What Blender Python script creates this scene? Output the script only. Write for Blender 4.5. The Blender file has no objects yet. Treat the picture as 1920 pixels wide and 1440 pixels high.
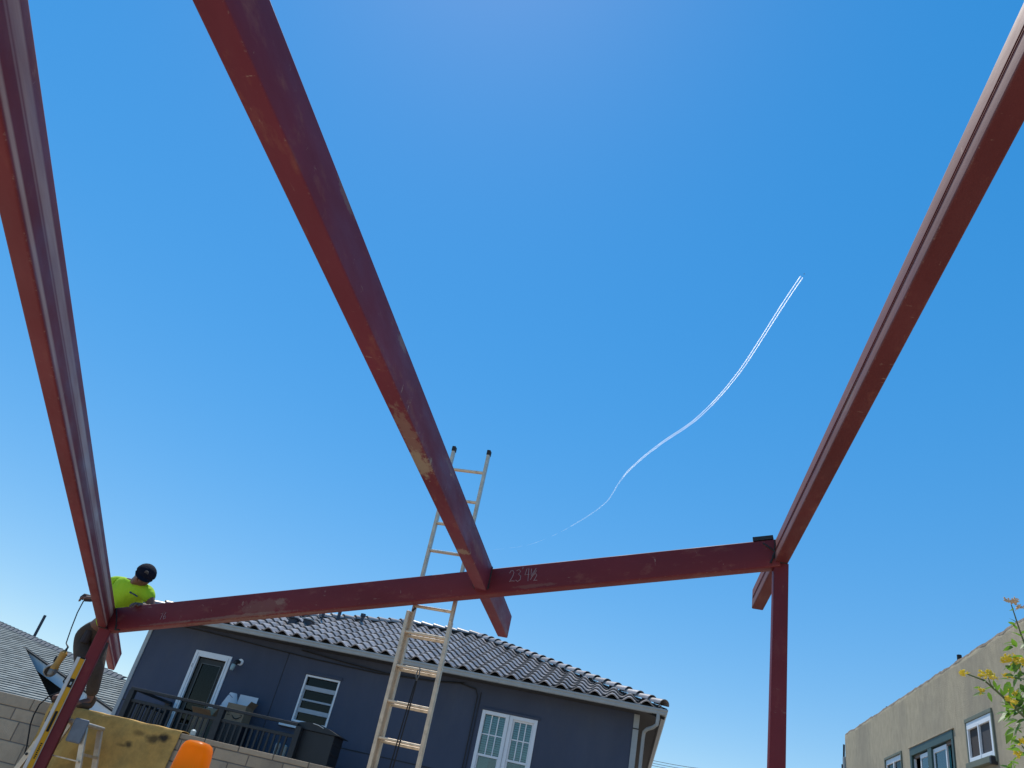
import bpy, bmesh, math, random
from mathutils import Vector, Matrix, noise as mnoise
R = math.radians
random.seed(11)
S = bpy.context.scene
COL = S.collection

# ------------------------------------------------------------------ camera
F_PX, ROLL, PITCH, YAW, EYE = 1423.14, R(13.734), R(31.25), R(13.94), 1.7
_up = Vector((math.sin(ROLL)*math.cos(PITCH), -math.cos(ROLL)*math.cos(PITCH), math.sin(PITCH)))
_fw = (Vector((0, 0, 1)) - math.sin(PITCH)*_up).normalized()
_rt = _fw.cross(_up)
BAS = Matrix.Rotation(YAW, 3, 'Z') @ Matrix((_rt, _fw, _up))   # lens axes -> world axes
cd = bpy.data.cameras.new('camera'); cam = bpy.data.objects.new('camera', cd); COL.objects.link(cam)
cd.sensor_width = 36.0; cd.lens = F_PX/1920*36.0; cd.clip_start = 0.05; cd.clip_end = 80000
m3 = Matrix((BAS.col[0], -BAS.col[1], -BAS.col[2])).transposed()
cam.matrix_world = Matrix.Translation((0, 0, EYE)) @ m3.to_4x4()
S.camera = cam

# ------------------------------------------------------------------ light
SUN_EL, SUN_AZ = R(65.0), R(-34.0)          # azimuth from +Y towards +X
w = bpy.data.worlds.new('World'); S.world = w; w.use_nodes = True
nt = w.node_tree; bg = nt.nodes['Background']
sky = nt.nodes.new('ShaderNodeTexSky'); sky.sky_type = 'NISHITA'; sky.sun_disc = False
sky.sun_elevation = SUN_EL; sky.sun_rotation = SUN_AZ
sky.altitude = 0; sky.air_density = 1.0; sky.dust_density = 0.05; sky.ozone_density = 3.0
hsv = nt.nodes.new('ShaderNodeHueSaturation'); hsv.inputs['Saturation'].default_value = 2.36; hsv.inputs['Hue'].default_value = .504
hsv.inputs['Value'].default_value = 2.48
gm = nt.nodes.new('ShaderNodeGamma'); gm.inputs[1].default_value = .42      # tone curve of a phone camera: flatter sky
nt.links.new(sky.outputs[0], gm.inputs[0]); nt.links.new(gm.outputs[0], hsv.inputs['Color']); nt.links.new(hsv.outputs[0], bg.inputs[0])
bg.inputs[1].default_value = 0.15
sl = bpy.data.lights.new('sun', 'SUN'); sl.energy = 4.2; sl.angle = R(0.53); sl.color = (1.0, 0.95, 0.87)
sun = bpy.data.objects.new('sun', sl); COL.objects.link(sun)
sd = Vector((math.sin(SUN_AZ)*math.cos(SUN_EL), math.cos(SUN_AZ)*math.cos(SUN_EL), math.sin(SUN_EL)))
sun.rotation_euler = sd.to_track_quat('Z', 'Y').to_euler(); sun.location = (0, 0, 30)
S.view_settings.view_transform = 'Standard'; S.view_settings.look = 'None'
S.cycles.volume_bounces = 3
S.view_settings.exposure = 0.12; S.view_settings.gamma = 1.0; S.view_settings.use_curve_mapping = False

# ------------------------------------------------------------------ helpers
O = Vector((0, 0, EYE))
def ray(x, y): return BAS @ Vector(((x-960)/F_PX, (y-720)/F_PX, 1.0))
def at(x, y, Y): r = ray(x, y); return O + r*(Y/r.y)
def onp(x, y, P, n): r = ray(x, y); return O + r*((P-O).dot(n)/r.dot(n))
V = Vector

WM = {}
def place(o, M, parent=None):
    WM[o.name] = M
    if parent is not None:
        o.parent = parent; o.matrix_basis = WM[parent.name].inverted() @ M
    else: o.matrix_basis = M
    return o
def tag(o, label=None, cat=None, group=None, kind=None):
    if label: o['label'] = label
    if cat: o['category'] = cat
    if group: o['group'] = group
    if kind: o['kind'] = kind
    return o
def empty(name, loc, label=None, cat=None, group=None):
    o = bpy.data.objects.new(name, None); COL.objects.link(o); o.empty_display_size = .1
    place(o, Matrix.Translation(loc)); return tag(o, label, cat, group)
def linkmesh(name, me, M, parent=None):
    o = bpy.data.objects.new(name, me); COL.objects.link(o); place(o, M, parent); return o

class MB:
    def __init__(s): s.v = []; s.f = []
    def add(s, vs, fs):
        b = len(s.v); s.v += [V(p) for p in vs]; s.f += [tuple(b+i for i in f) for f in fs]; return s
    def box(s, a, b, M=None):
        x0, y0, z0 = a; x1, y1, z1 = b
        vs = [V(p) for p in ((x0,y0,z0),(x1,y0,z0),(x1,y1,z0),(x0,y1,z0),(x0,y0,z1),(x1,y0,z1),(x1,y1,z1),(x0,y1,z1))]
        if M is not None: vs = [M @ p for p in vs]
        return s.add(vs, [(0,3,2,1),(4,5,6,7),(0,1,5,4),(1,2,6,5),(2,3,7,6),(3,0,4,7)])
    def bar(s, p, q, wx, wy, up=V((0,0,1))):
        p = V(p); q = V(q); d = (q-p); L = d.length; d.normalize()
        x = d.cross(up)
        if x.length < 1e-4: x = d.cross(V((1,0,0)))
        x.normalize(); y = x.cross(d)
        vs = []
        for t in (p, q):
            for a, b in ((-1,-1),(1,-1),(1,1),(-1,1)): vs.append(t + x*a*wx/2 + y*b*wy/2)
        return s.add(vs, [(0,1,2,3),(7,6,5,4),(0,4,5,1),(1,5,6,2),(2,6,7,3),(3,7,4,0)])
    def tube(s, pts, r, n=8, cap=True):
        pts = [V(p) for p in pts]; k = len(pts); rs = r if isinstance(r, (list, tuple)) else [r]*k
        b = len(s.v); prev = None
        for i, p in enumerate(pts):
            d = (pts[min(i+1, k-1)] - pts[max(i-1, 0)]).normalized()
            if prev is None:
                x = d.cross(V((0, 0, 1)))
                if x.length < .05: x = d.cross(V((0, 1, 0)))
            else: x = prev - d*prev.dot(d)
            x.normalize(); prev = x; y = d.cross(x)
            for j in range(n):
                a = 2*math.pi*j/n; s.v.append(p + (x*math.cos(a)+y*math.sin(a))*rs[i])
        for i in range(k-1):
            for j in range(n):
                j2 = (j+1) % n
                s.f.append((b+i*n+j, b+i*n+j2, b+(i+1)*n+j2, b+(i+1)*n+j))
        if cap:
            s.f.append(tuple(b+j for j in reversed(range(n)))); s.f.append(tuple(b+(k-1)*n+j for j in range(n)))
        return s
    def loft(s, rings, cap=True, close=True):
        b = len(s.v); n = len(rings[0])
        for rg in rings: s.v += [V(p) for p in rg]
        for i in range(len(rings)-1):
            for j in range(n if close else n-1):
                j2 = (j+1) % n
                s.f.append((b+i*n+j, b+i*n+j2, b+(i+1)*n+j2, b+(i+1)*n+j))
        if cap:
            s.f.append(tuple(b+j for j in reversed(range(n)))); s.f.append(tuple(b+(len(rings)-1)*n+j for j in range(n)))
        return s
    def mesh(s, name, mat=None, smooth=False, M=None):
        me = bpy.data.meshes.new(name)
        Mi = M.inverted() if M is not None else None
        me.from_pydata([tuple(Mi @ p) if Mi else tuple(p) for p in s.v], [], s.f)
        bm = bmesh.new(); bm.from_mesh(me); bmesh.ops.recalc_face_normals(bm, faces=bm.faces); bm.to_mesh(me); bm.free()
        if mat: me.materials.append(mat)
        if smooth:
            me.polygons.foreach_set('use_smooth', [True]*len(me.polygons))
            try: me.set_sharp_from_angle(angle=R(35))
            except Exception: pass
        return me
    def build(s, name, mat, parent=None, smooth=False, M=None, bevel=0):
        if M is None:
            lo = V([min(p[i] for p in s.v) for i in range(3)]); hi = V([max(p[i] for p in s.v) for i in range(3)])
            c = (lo+hi)/2
            if parent is None: c.z = lo.z
            M = Matrix.Translation(c)
        o = linkmesh(name, s.mesh(name, mat, smooth, M), M, parent)
        if bevel:
            md = o.modifiers.new('bevel', 'BEVEL'); md.width = bevel; md.segments = 2; md.limit_method = 'ANGLE'
        return o

# ------------------------------------------------------------------ materials
def mat(name, col, rough=.7, nscale=8, var=.15, bump=0, bscale=60, metal=0, spec=.5, col2=None, dirt=None, objvar=0, stretch=(1,1,1), detail=6):
    m = bpy.data.materials.new(name); m.use_nodes = True; t = m.node_tree; p = t.nodes['Principled BSDF']
    N = t.nodes.new; L = t.links.new
    p.inputs['Roughness'].default_value = rough; p.inputs['Metallic'].default_value = metal
    p.inputs['Specular IOR Level'].default_value = spec
    tc = N('ShaderNodeTexCoord'); mp = N('ShaderNodeMapping'); mp.inputs['Scale'].default_value = stretch
    L(tc.outputs['Object'], mp.inputs['Vector'])
    if objvar:
        oi = N('ShaderNodeObjectInfo'); ad = N('ShaderNodeVectorMath'); ad.operation = 'ADD'
        sc = N('ShaderNodeVectorMath'); sc.operation = 'SCALE'; sc.inputs['Scale'].default_value = 37.
        cx = N('ShaderNodeCombineXYZ'); L(oi.outputs['Random'], cx.inputs[0]); L(oi.outputs['Random'], cx.inputs[1])
        L(cx.outputs[0], sc.inputs[0]); L(mp.outputs[0], ad.inputs[0]); L(sc.outputs[0], ad.inputs[1]); vec = ad.outputs[0]
    else: vec = mp.outputs[0]
    nz = N('ShaderNodeTexNoise'); nz.inputs['Scale'].default_value = nscale; nz.inputs['Detail'].default_value = detail; nz.inputs['Roughness'].default_value = .62
    L(vec, nz.inputs['Vector'])
    rp = N('ShaderNodeValToRGB'); rp.color_ramp.elements[0].position = .3; rp.color_ramp.elements[1].position = .72
    c = V(col); c2 = V(col2) if col2 else None
    a = c*(1-var); b = c2 if c2 else c*(1+var)
    rp.color_ramp.elements[0].color = (*a, 1); rp.color_ramp.elements[1].color = (*b, 1)
    L(nz.outputs['Fac'], rp.inputs[0]); out = rp.outputs[0]
    if dirt:      # (colour, scale, lo, hi)
        dn = N('ShaderNodeTexNoise'); dn.inputs['Scale'].default_value = dirt[1]; dn.inputs['Detail'].default_value = 8; dn.inputs['Roughness'].default_value = .7
        L(vec, dn.inputs['Vector']); mr = N('ShaderNodeMapRange'); mr.inputs['From Min'].default_value = dirt[2]; mr.inputs['From Max'].default_value = dirt[3]
        L(dn.outputs['Fac'], mr.inputs['Value']); mx = N('ShaderNodeMix'); mx.data_type = 'RGBA'
        L(mr.outputs[0], mx.inputs[0]); L(out, mx.inputs[6]); mx.inputs[7].default_value = (*dirt[0], 1); out = mx.outputs[2]
    if objvar:
        mm = N('ShaderNodeMapRange'); mm.inputs['To Min'].default_value = 1-objvar; mm.inputs['To Max'].default_value = 1+objvar
        L(oi.outputs['Random'], mm.inputs['Value']); vm = N('ShaderNodeVectorMath'); vm.operation = 'SCALE'
        L(out, vm.inputs[0]); L(mm.outputs[0], vm.inputs['Scale']); out = vm.outputs[0]
    L(out, p.inputs['Base Color'])
    if bump:
        bn = N('ShaderNodeTexNoise'); bn.inputs['Scale'].default_value = bscale; bn.inputs['Detail'].default_value = 5
        L(tc.outputs['Object'], bn.inputs['Vector']); bp = N('ShaderNodeBump'); bp.inputs['Strength'].default_value = bump; bp.inputs['Distance'].default_value = .02
        L(bn.outputs['Fac'], bp.inputs['Height']); L(bp.outputs[0], p.inputs['Normal'])
    m['out'] = 0
    return m

def steel(name, rough=.52, bands=(), patches=(), wear=.5, edge=None, base=(.155,.023,.029)):
    """red oxide primer on rolled tube; bands: (z lo, z hi, amount) pale bands along the length, patches: (x,y,z,rx,r) bare places"""
    m = bpy.data.materials.new(name); m.use_nodes = True; t = m.node_tree; p = t.nodes['Principled BSDF']; N = t.nodes.new; L = t.links.new
    tc = N('ShaderNodeTexCoord'); ob = tc.outputs['Object']
    def noise(scale, st=(1,1,1), det=6, ro=.6):
        mp = N('ShaderNodeMapping'); mp.inputs['Scale'].default_value = st; L(ob, mp.inputs[0])
        n = N('ShaderNodeTexNoise'); n.inputs['Scale'].default_value = scale; n.inputs['Detail'].default_value = det; n.inputs['Roughness'].default_value = ro
        L(mp.outputs[0], n.inputs['Vector']); return n.outputs['Fac']
    def rng(v, a, b, c=0., d=1.):
        r = N('ShaderNodeMapRange'); r.inputs['From Min'].default_value = a; r.inputs['From Max'].default_value = b
        r.inputs['To Min'].default_value = c; r.inputs['To Max'].default_value = d; L(v, r.inputs['Value']); return r.outputs[0]
    def math_(op, a, b):
        n = N('ShaderNodeMath'); n.operation = op; n.use_clamp = op in ('ADD',)
        for i, q in enumerate((a, b)):
            if isinstance(q, (int, float)): n.inputs[i].default_value = q
            else: L(q, n.inputs[i])
        return n.outputs[0]
    def mix(f, a, b):
        n = N('ShaderNodeMix'); n.data_type = 'RGBA'; L(f, n.inputs[0])
        for i, q in ((6, a), (7, b)):
            if isinstance(q, tuple): n.inputs[i].default_value = (*q, 1)
            else: L(q, n.inputs[i])
        return n.outputs[2]
    b = V(base); p.inputs['Specular IOR Level'].default_value = .20
    c = mix(rng(noise(1.6, (.35,1,1)), .35, .7), tuple(b*.82), tuple(b*1.18))
    c = mix(rng(noise(9., (.5,1,1), 8, .7), .56, .75, 0, .5*wear), c, (.27,.10,.07))          # dust and thin primer
    c = mix(rng(noise(28., (.25,1,1), 6, .7), .66, .72, 0, .55*wear), c, (.36,.22,.17))        # scuffs along the length
    c = mix(rng(noise(14., (1.2,.3,.35), 5, .75), .66, .70, 0, .55*wear), c, (.40,.28,.22))      # scratches across
    sx = N('ShaderNodeSeparateXYZ'); L(ob, sx.inputs[0])
    for lo, hi, amt in bands:
        e = .006
        f = math_('MULTIPLY', rng(sx.outputs[2], lo-e, lo+e), rng(sx.outputs[2], hi-e, hi+e, 1, 0))
        f = math_('MULTIPLY', f, rng(noise(2.2, (.5,3,6), 5), .3, .6, .5*amt, amt))
        c = mix(f, c, (.46,.32,.29))
    for (px, py, pz, rx, r, am) in patches:
        mp = N('ShaderNodeVectorMath'); mp.operation = 'SUBTRACT'; mp.inputs[1].default_value = (px, py, pz); L(ob, mp.inputs[0])
        m2 = N('ShaderNodeVectorMath'); m2.operation = 'MULTIPLY'; m2.inputs[1].default_value = (1/rx, 1/r, 1/r); L(mp.outputs[0], m2.inputs[0])
        ln = N('ShaderNodeVectorMath'); ln.operation = 'LENGTH'; L(m2.outputs[0], ln.inputs[0])
        d = math_('ADD', ln.outputs['Value'], rng(noise(24., (.6,1,1), 6, .75), .3, .7, -.5, .5))
        ln2 = rng(d, .7, 1.0, am, 0)
        c = mix(ln2, c, (.34,.27,.19))
    if edge:            # chipped primer on the lower edges
        ay = N('ShaderNodeMath'); ay.operation = 'ABSOLUTE'; L(sx.outputs[1], ay.inputs[0])
        f = math_('MULTIPLY', rng(ay.outputs[0], edge[0]/2-.010, edge[0]/2-.003), rng(sx.outputs[2], -edge[1]/2+.010, -edge[1]/2+.003))
        c = mix(math_('MULTIPLY', f, rng(noise(34., (.8,1,1), 5, .8), .57, .63, 0, .5)), c, (.36,.25,.21))
    L(c, p.inputs['Base Color'])
    L(rng(noise(7., (.3,1,1), 6), .3, .7, rough-.1, rough+.14), p.inputs['Roughness'])
    bp = N('ShaderNodeBump'); bp.inputs['Strength'].default_value = .12; bp.inputs['Distance'].default_value = .004
    L(noise(55., (.6,1,1), 5), bp.inputs['Height']); L(bp.outputs[0], p.inputs['Normal'])
    return m

def glass(name, tint=(.55,.68,.72), refl=(.05, 1.0), rough=.03):
    m = bpy.data.materials.new(name); m.use_nodes = True; t = m.node_tree; t.nodes.remove(t.nodes['Principled BSDF']); N = t.nodes.new; L = t.links.new
    o = t.nodes['Material Output']
    tr = N('ShaderNodeBsdfTransparent'); tr.inputs[0].default_value = (*tint, 1)
    gl = N('ShaderNodeBsdfGlossy'); gl.inputs['Roughness'].default_value = rough; gl.inputs[0].default_value = (.9,.95,.95,1)
    fr = N('ShaderNodeFresnel'); fr.inputs[0].default_value = 1.5
    mr = N('ShaderNodeMapRange'); mr.inputs['To Min'].default_value = refl[0]; mr.inputs['To Max'].default_value = refl[1]
    L(fr.outputs[0], mr.inputs['Value'])
    mx = N('ShaderNodeMixShader'); L(mr.outputs[0], mx.inputs[0]); L(tr.outputs[0], mx.inputs[1]); L(gl.outputs[0], mx.inputs[2]); L(mx.outputs[0], o.inputs[0])
    return m

MT = dict(
 ground=mat('dirt ground', (.42,.345,.265), .95, 1.3, .25, .4, 20, dirt=((.32,.26,.20), .4, .5, .7)),
 stucco=mat('slate stucco', (.062,.076,.117), .9, 1.1, .13, .5, 90, stretch=(1,1,.35), dirt=((.085,.096,.124), .8, .5, .85)),
 fascia=mat('grey trim paint', (.33,.36,.37), .5, 5, .08, .05, 40),
 soffit=mat('dark soffit paint', (.050,.050,.052), .85, 4, .15),
 white=mat('white vinyl', (.74,.77,.80), .4, 6, .04),
 darkrail=mat('dark rail paint', (.016,.018,.021), .5, 9, .2),
 tile=mat('charcoal clay tile', (.27,.245,.235), .36, 6, .22, .15, 70, objvar=.24),
 under=mat('roof underlay', (.012,.012,.012), .95),
 conduit=mat('dark cable', (.018,.019,.022), .6),
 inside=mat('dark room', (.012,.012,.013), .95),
 doorleaf=mat('dark door', (.016,.018,.017), .5, 5, .2, stretch=(3,1,.2)),
 blind=mat('pale blind slat', (.42,.52,.50), .6, 4, .06),
 glass=glass('window glass', (.60,.78,.80)), dglass=glass('dark glass', (.30,.33,.33), (.0, .5)),
 block=mat('grey concrete block', (.40,.315,.225), .95, 5, .16, .5, 120, objvar=.10, dirt=((.18,.155,.13), 2.5, .5, .75)),
 mortar=mat('mortar', (.165,.15,.135), .97, 8, .15, .3, 90),
 blanket=mat('yellow canvas', (.56,.335,.095), .95, 2.2, .16, .35, 160, dirt=((.30,.19,.06), 3.2, .46, .70)),
 alu=mat('worn aluminium', (.58,.48,.37), .42, 14, .16, .08, 60, metal=.6, dirt=((.30,.24,.18), 9, .55, .8)),
 alu2=mat('warm rung aluminium', (.62,.52,.40), .42, 18, .16, .08, 60, metal=.6, dirt=((.30,.22,.15), 12, .58, .8)),
 rubber=mat('black rubber', (.014,.014,.015), .7),
 rope=mat('black rope', (.012,.012,.014), .8),
 cord=mat('blue black cord', (.016,.022,.035), .6),
 stucco2=mat('tan stucco', (.42,.36,.25), .95, 7.0, .15, .9, 60, dirt=((.26,.23,.175), .55, .46, .74), stretch=(1,1,.55)),
 cap=mat('stained parapet', (.23,.185,.14), .95, 7, .35, .5, 60),
 green=mat('dark green trim', (.036,.075,.070), .55, 6, .12),
 green2=mat('grey green trim', (.14,.16,.12), .7, 6, .15),
 teal=mat('teal curtain', (.16,.52,.56), .7, 4, .08),
 screen=mat('bug screen', (.05,.05,.055), .8, 30, .15),
 shingle=mat('grey shingle', (.30,.315,.295), .95, 16, .18, .4, 120, stretch=(.5,1,1)),
 vent=mat('navy vent paint', (.030,.038,.058), .6),
 shirt=mat('fluorescent yellow shirt', (.50,.80,.025), .85, 6, .06, .15, 30),
 logo=mat('navy print', (.02,.045,.11), .8),
 skin=mat('tanned skin', (.16,.075,.05), .6, 10, .1),
 pants=mat('brown work trousers', (.060,.042,.032), .92, 7, .25, .3, 40),
 capc=mat('navy cap', (.010,.011,.020), .9, 12, .2, .3, 70, spec=.12),
 glove=mat('dark glove', (.03,.022,.025), .8, 12, .3),
 boot=mat('worn brown boot', (.060,.038,.022), .8, 8, .3),
 tool=mat('yellow tool plastic', (.44,.22,.035), .5, 9, .2),
 toolmetal=mat('grey tool metal', (.17,.17,.165), .5, 9, .2, metal=.7),
 levely=mat('yellow level paint', (.72,.36,.015), .4, 8, .06),
 levelg=mat('level aluminium', (.46,.44,.43), .45, 8, .08, metal=.3),
 black=mat('matt black', (.008,.008,.008), .7),
 card=mat('cardboard', (.27,.19,.12), .9, 5, .1, objvar=.08),
 paper=mat('white card', (.62,.63,.66), .8, 5, .05),
 bin=mat('black resin', (.012,.014,.017), .5, 5, .2),
 jar=mat('pale jar', (.42,.50,.50), .5),
 leaf=mat('green leaf', (.070,.150,.028), .5, 8, .3, objvar=.35),
 stem=mat('green stem', (.085,.12,.05), .7),
 flower=mat('yellow floret', (.86,.74,.08), .7, 30, .25, objvar=.12),
 pale=mat('pale bud', (.55,.42,.28), .7, 30, .2),
 weld=mat('burnt weld', (.018,.014,.013), .6, 30, .4, .4, 80),
 chalk=mat('soapstone mark', (.33,.23,.24), .95),
 wire=mat('power cable', (.06,.07,.08), .7),
 metalbase=mat('black base', (.02,.02,.02), .5),
)
# leaf and shirt let light through
def translucent(m, f, col):
    t = m.node_tree; p = t.nodes['Principled BSDF']; o = t.nodes['Material Output']
    tr = t.nodes.new('ShaderNodeBsdfTranslucent'); tr.inputs[0].default_value = (*col, 1)
    mx = t.nodes.new('ShaderNodeMixShader'); mx.inputs[0].default_value = f
    t.links.new(p.outputs[0], mx.inputs[1]); t.links.new(tr.outputs[0], mx.inputs[2]); t.links.new(mx.outputs[0], o.inputs[0])
translucent(MT['leaf'], .35, (.20,.40,.03)); translucent(MT['flower'], .35, (.95,.78,.08)); translucent(MT['shirt'], .3, (.5,.9,.02))
amber = mat('amber plastic', (.92,.27,.002), .35, 5, .06, spec=.25); translucent(amber, .6, (1.0,.42,.006))

t_ = amber.node_tree; p_ = t_.nodes['Principled BSDF']; src = p_.inputs['Base Color'].links[0].from_socket
tc_ = t_.nodes.new('ShaderNodeTexCoord'); sp_z = t_.nodes.new('ShaderNodeSeparateXYZ'); t_.links.new(tc_.outputs['Object'], sp_z.inputs[0])
nz_ = t_.nodes.new('ShaderNodeTexNoise'); nz_.inputs['Scale'].default_value = 55; nz_.inputs['Detail'].default_value = 6; t_.links.new(tc_.outputs['Object'], nz_.inputs['Vector'])
ma_ = t_.nodes.new('ShaderNodeMath'); ma_.operation = 'MULTIPLY_ADD'; ma_.inputs[1].default_value = -.07; t_.links.new(nz_.outputs['Fac'], ma_.inputs[0]); t_.links.new(sp_z.outputs[2], ma_.inputs[2])
mr_ = t_.nodes.new('ShaderNodeMapRange'); mr_.inputs['From Min'].default_value = -.085; mr_.inputs['From Max'].default_value = -.052; mr_.inputs['To Min'].default_value = .85; mr_.inputs['To Max'].default_value = 0; t_.links.new(ma_.outputs[0], mr_.inputs['Value'])
mx_ = t_.nodes.new('ShaderNodeMix'); mx_.data_type = 'RGBA'; t_.links.new(mr_.outputs[0], mx_.inputs[0]); t_.links.new(src, mx_.inputs[6]); mx_.inputs[7].default_value = (.16,.045,.012,1); t_.links.new(mx_.outputs[2], p_.inputs['Base Color'])

# ------------------------------------------------------------------ ground
g = MB(); g.add([(-3000,-3000,0),(3000,-3000,0),(3000,3000,0),(-3000,3000,0)], [(0,1,2,3)])
tag(g.build('ground', MT['ground'], M=Matrix.Identity(4)), kind='structure')

# ------------------------------------------------------------------ red steel frame
def tube_profile(W, D, r, x):
    pts = []
    for cy, cz, a0 in ((W/2-r, D/2-r, 0), (-W/2+r, D/2-r, 90), (-W/2+r, -D/2+r, 180), (W/2-r, -D/2+r, 270)):
        for k in range(5):
            a = R(a0+k*22.5); pts.append(V((x, cy+r*math.cos(a), cz+r*math.sin(a))))
    return pts
def frameM(p, q, up=V((0,0,1))):           # x along p->q, z up, origin at p
    x = (V(q)-V(p)).normalized(); y = up.cross(x).normalized(); z = x.cross(y)
    M = Matrix((x, y, z)).transposed().to_4x4(); M.translation = V(p); return M
def hss(name, p, q, W, D, m, parent=None, r=.012, up=V((0,0,1)), t=.01):
    """hollow rectangular section, p and q on its centre line"""
    M = frameM(p, q, up); L = (V(q)-V(p)).length; mb = MB()
    rings = [tube_profile(W-2*t, D-2*t, max(r-t,.004), .30), tube_profile(W-2*t, D-2*t, max(r-t,.004), 0), tube_profile(W, D, r, 0),
             tube_profile(W, D, r, L), tube_profile(W-2*t, D-2*t, max(r-t,.004), L), tube_profile(W-2*t, D-2*t, max(r-t,.004), L-.30)]
    mb.loft(rings)
    me = mb.mesh(name, m, True)
    return linkmesh(name, me, M, parent)
def bead(path, r, parent, seed=0):
    rnd = random.Random(seed); pts = []; rr = []
    for i in range(len(path)-1):
        a, b = V(path[i]), V(path[i+1]); n = max(2, int((b-a).length/.012))
        for k in range(n): pts.append(a.lerp(b, k/n)+V([rnd.uniform(-1,1)*r*.25 for _ in '123'])); rr.append(r*rnd.uniform(.7,1.35))
    return MB().tube(pts, rr, 6).build('weld_bead', MT['weld'], parent)

# cross beam (falls towards the left)
CP, CQ = V((1.059, 6.769, 4.595)), V((-5.818, 7.989, 3.150))     # near top edge
cu = (CQ-CP).normalized(); chz = V((cu.x, cu.y, 0)).normalized(); cn = V((-chz.y, chz.x, 0))
if cn.y < 0: cn = -cn
cz = cu.cross(cn); cz = cz if cz.z > 0 else -cz
CW, CD = .12, .255
def cpt(t, back=0, down=0): return CP + (CQ-CP)*t + cn*back - cz*down
ST = {k: steel('primer '+k, **v) for k, v in dict(
    cross=dict(wear=1.1, edge=(CW,CD), patches=((5.25,.06,-.03,.30,.09,.16),(5.05,.06,.01,.06,.04,.28),(5.5,.06,-.11,.7,.022,.25),(2.28,.06,-.09,.22,.02,.16),(6.4,.06,-.11,.4,.014,.2),(5.3,0,-.128,1.0,.05,.25))),
    middle=dict(wear=1.3, base=(.165,.028,.044), edge=(.12,.262), patches=((7.40,.0,-.131,.45,.06,.35),(7.74,.01,-.131,.22,.075,.75),(9.39,.0,-.131,.07,.07,.65),(6.64,-.06,.10,.09,.03,.40),(5.54,-.06,.11,.12,.025,.30),(8.2,-.06,.08,.20,.02,.2),(9.7,-.06,.0,.3,.05,.14))),
    left=dict(edge=(.088,.24), wear=.5, rough=.5, base=(.165,.028,.034), bands=((-.100,-.074,.95),(-.006,.000,.8),(.010,.066,.9))),
    right=dict(edge=(.115,.212), wear=.8, rough=.62, base=(.125,.026,.028), patches=((7.35,.0575,-.02,.25,.06,.18),), bands=((-.10,-.01,.28),(.012,.10,.20))),
    post=dict(wear=.45))
    .items()}
crossb = hss('steel_beam', cpt(0, CW/2, CD/2), cpt(1.011, CW/2, CD/2), CW, CD, ST['cross'])
tag(crossb, 'red steel cross beam sloping down to the left with chalk numbers on its face', 'beam', 'red steel beams of the frame')

# middle beam: near length dies into the cross beam, tail carries on behind it
MX, MW, MD, MZ = -1.547, .12, .262, 4.075
def crossy(x): return CP.y + (x-CP.x)*(CQ.y-CP.y)/(CQ.x-CP.x)
mc = V((MX-MW/2, 0, MZ-MD/2)); yn = crossy(MX-MW/2)
mid = hss('steel_beam', (mc.x, -3.2, mc.z), (mc.x, yn+.006, mc.z), MW, MD, ST['middle'])
tag(mid, 'middle red steel beam with bare scraped patches underneath, crossing above the ladder', 'beam', 'red steel beams of the frame')
hss('beam_tail', (mc.x, yn+CW-.004, mc.z), (mc.x, 8.924, mc.z), MW, MD, ST['middle'], mid)
# right beam
RX, RW, RD, RZ = 1.062, .115, .212, 4.595
rb = hss('steel_beam', (RX+RW/2, -3.2, RZ-RD/2), (RX+RW/2, 8.174, RZ-RD/2), RW, RD, ST['right'])
tag(rb, 'right-hand red steel beam with pinkish sunlit side, ending past the tall slim post', 'beam', 'red steel beams of the frame')
MB().bar((RX-.0015, -3.1, RZ-RD*.50), (RX-.0015, 8.1, RZ-RD*.50), .005, .004).build('seam', ST['right'], rb)
MB().bar((RX-.0015, -3.1, RZ-RD*.58), (RX-.0015, 8.1, RZ-RD*.58), .004, .003).build('seam', ST['right'], rb)
# left beam (dips a little towards its far end)
LA, LSL = R(-28.8), R(-3.5); LW, LD_ = .088, .24
ld = V((math.sin(LA)*math.cos(LSL), math.cos(LA)*math.cos(LSL), math.sin(LSL))); ln = ld.cross(V((0,0,1))).normalized(); lz = ln.cross(ld)
l0 = O + ray(217, 1140)*8.60                       # its top right edge where the cross beam meets it
lc = l0 - ln*(LW/2) - lz*(LD_/2)
lb = hss('steel_beam', lc-ld*12.4, lc+ld*2.62, LW, LD_, ST['left'], r=.012)
tag(lb, 'left-hand red steel beam with long pale stripes on its side, running past the worker', 'beam', 'red steel beams of the frame')
# posts
def post(xy, z1, rot, label):
    p = hss('steel_post', (xy[0], xy[1], 0), (xy[0], xy[1], z1), .125, .125, ST['post'], up=V((math.sin(rot), math.cos(rot), 0)))
    tag(p, label, 'post', 'red steel posts of the frame')
    MB().box((xy[0]-.15, xy[1]-.15, 0), (xy[0]+.15, xy[1]+.15, .016)).build('base_plate', ST['post'], p)
    return p
postR = post((RX+RW/2+.002, 6.845), RZ-RD, 0, 'slim upright red steel post standing alone under the right-hand beam')
lpx = lc+ld*.02
pxy = lpx + ln*.045
postL = post((pxy.x, pxy.y), lpx.z-LD_/2-.004, LA, 'upright red steel post under the left-hand beam with a yellow level against it')
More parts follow.
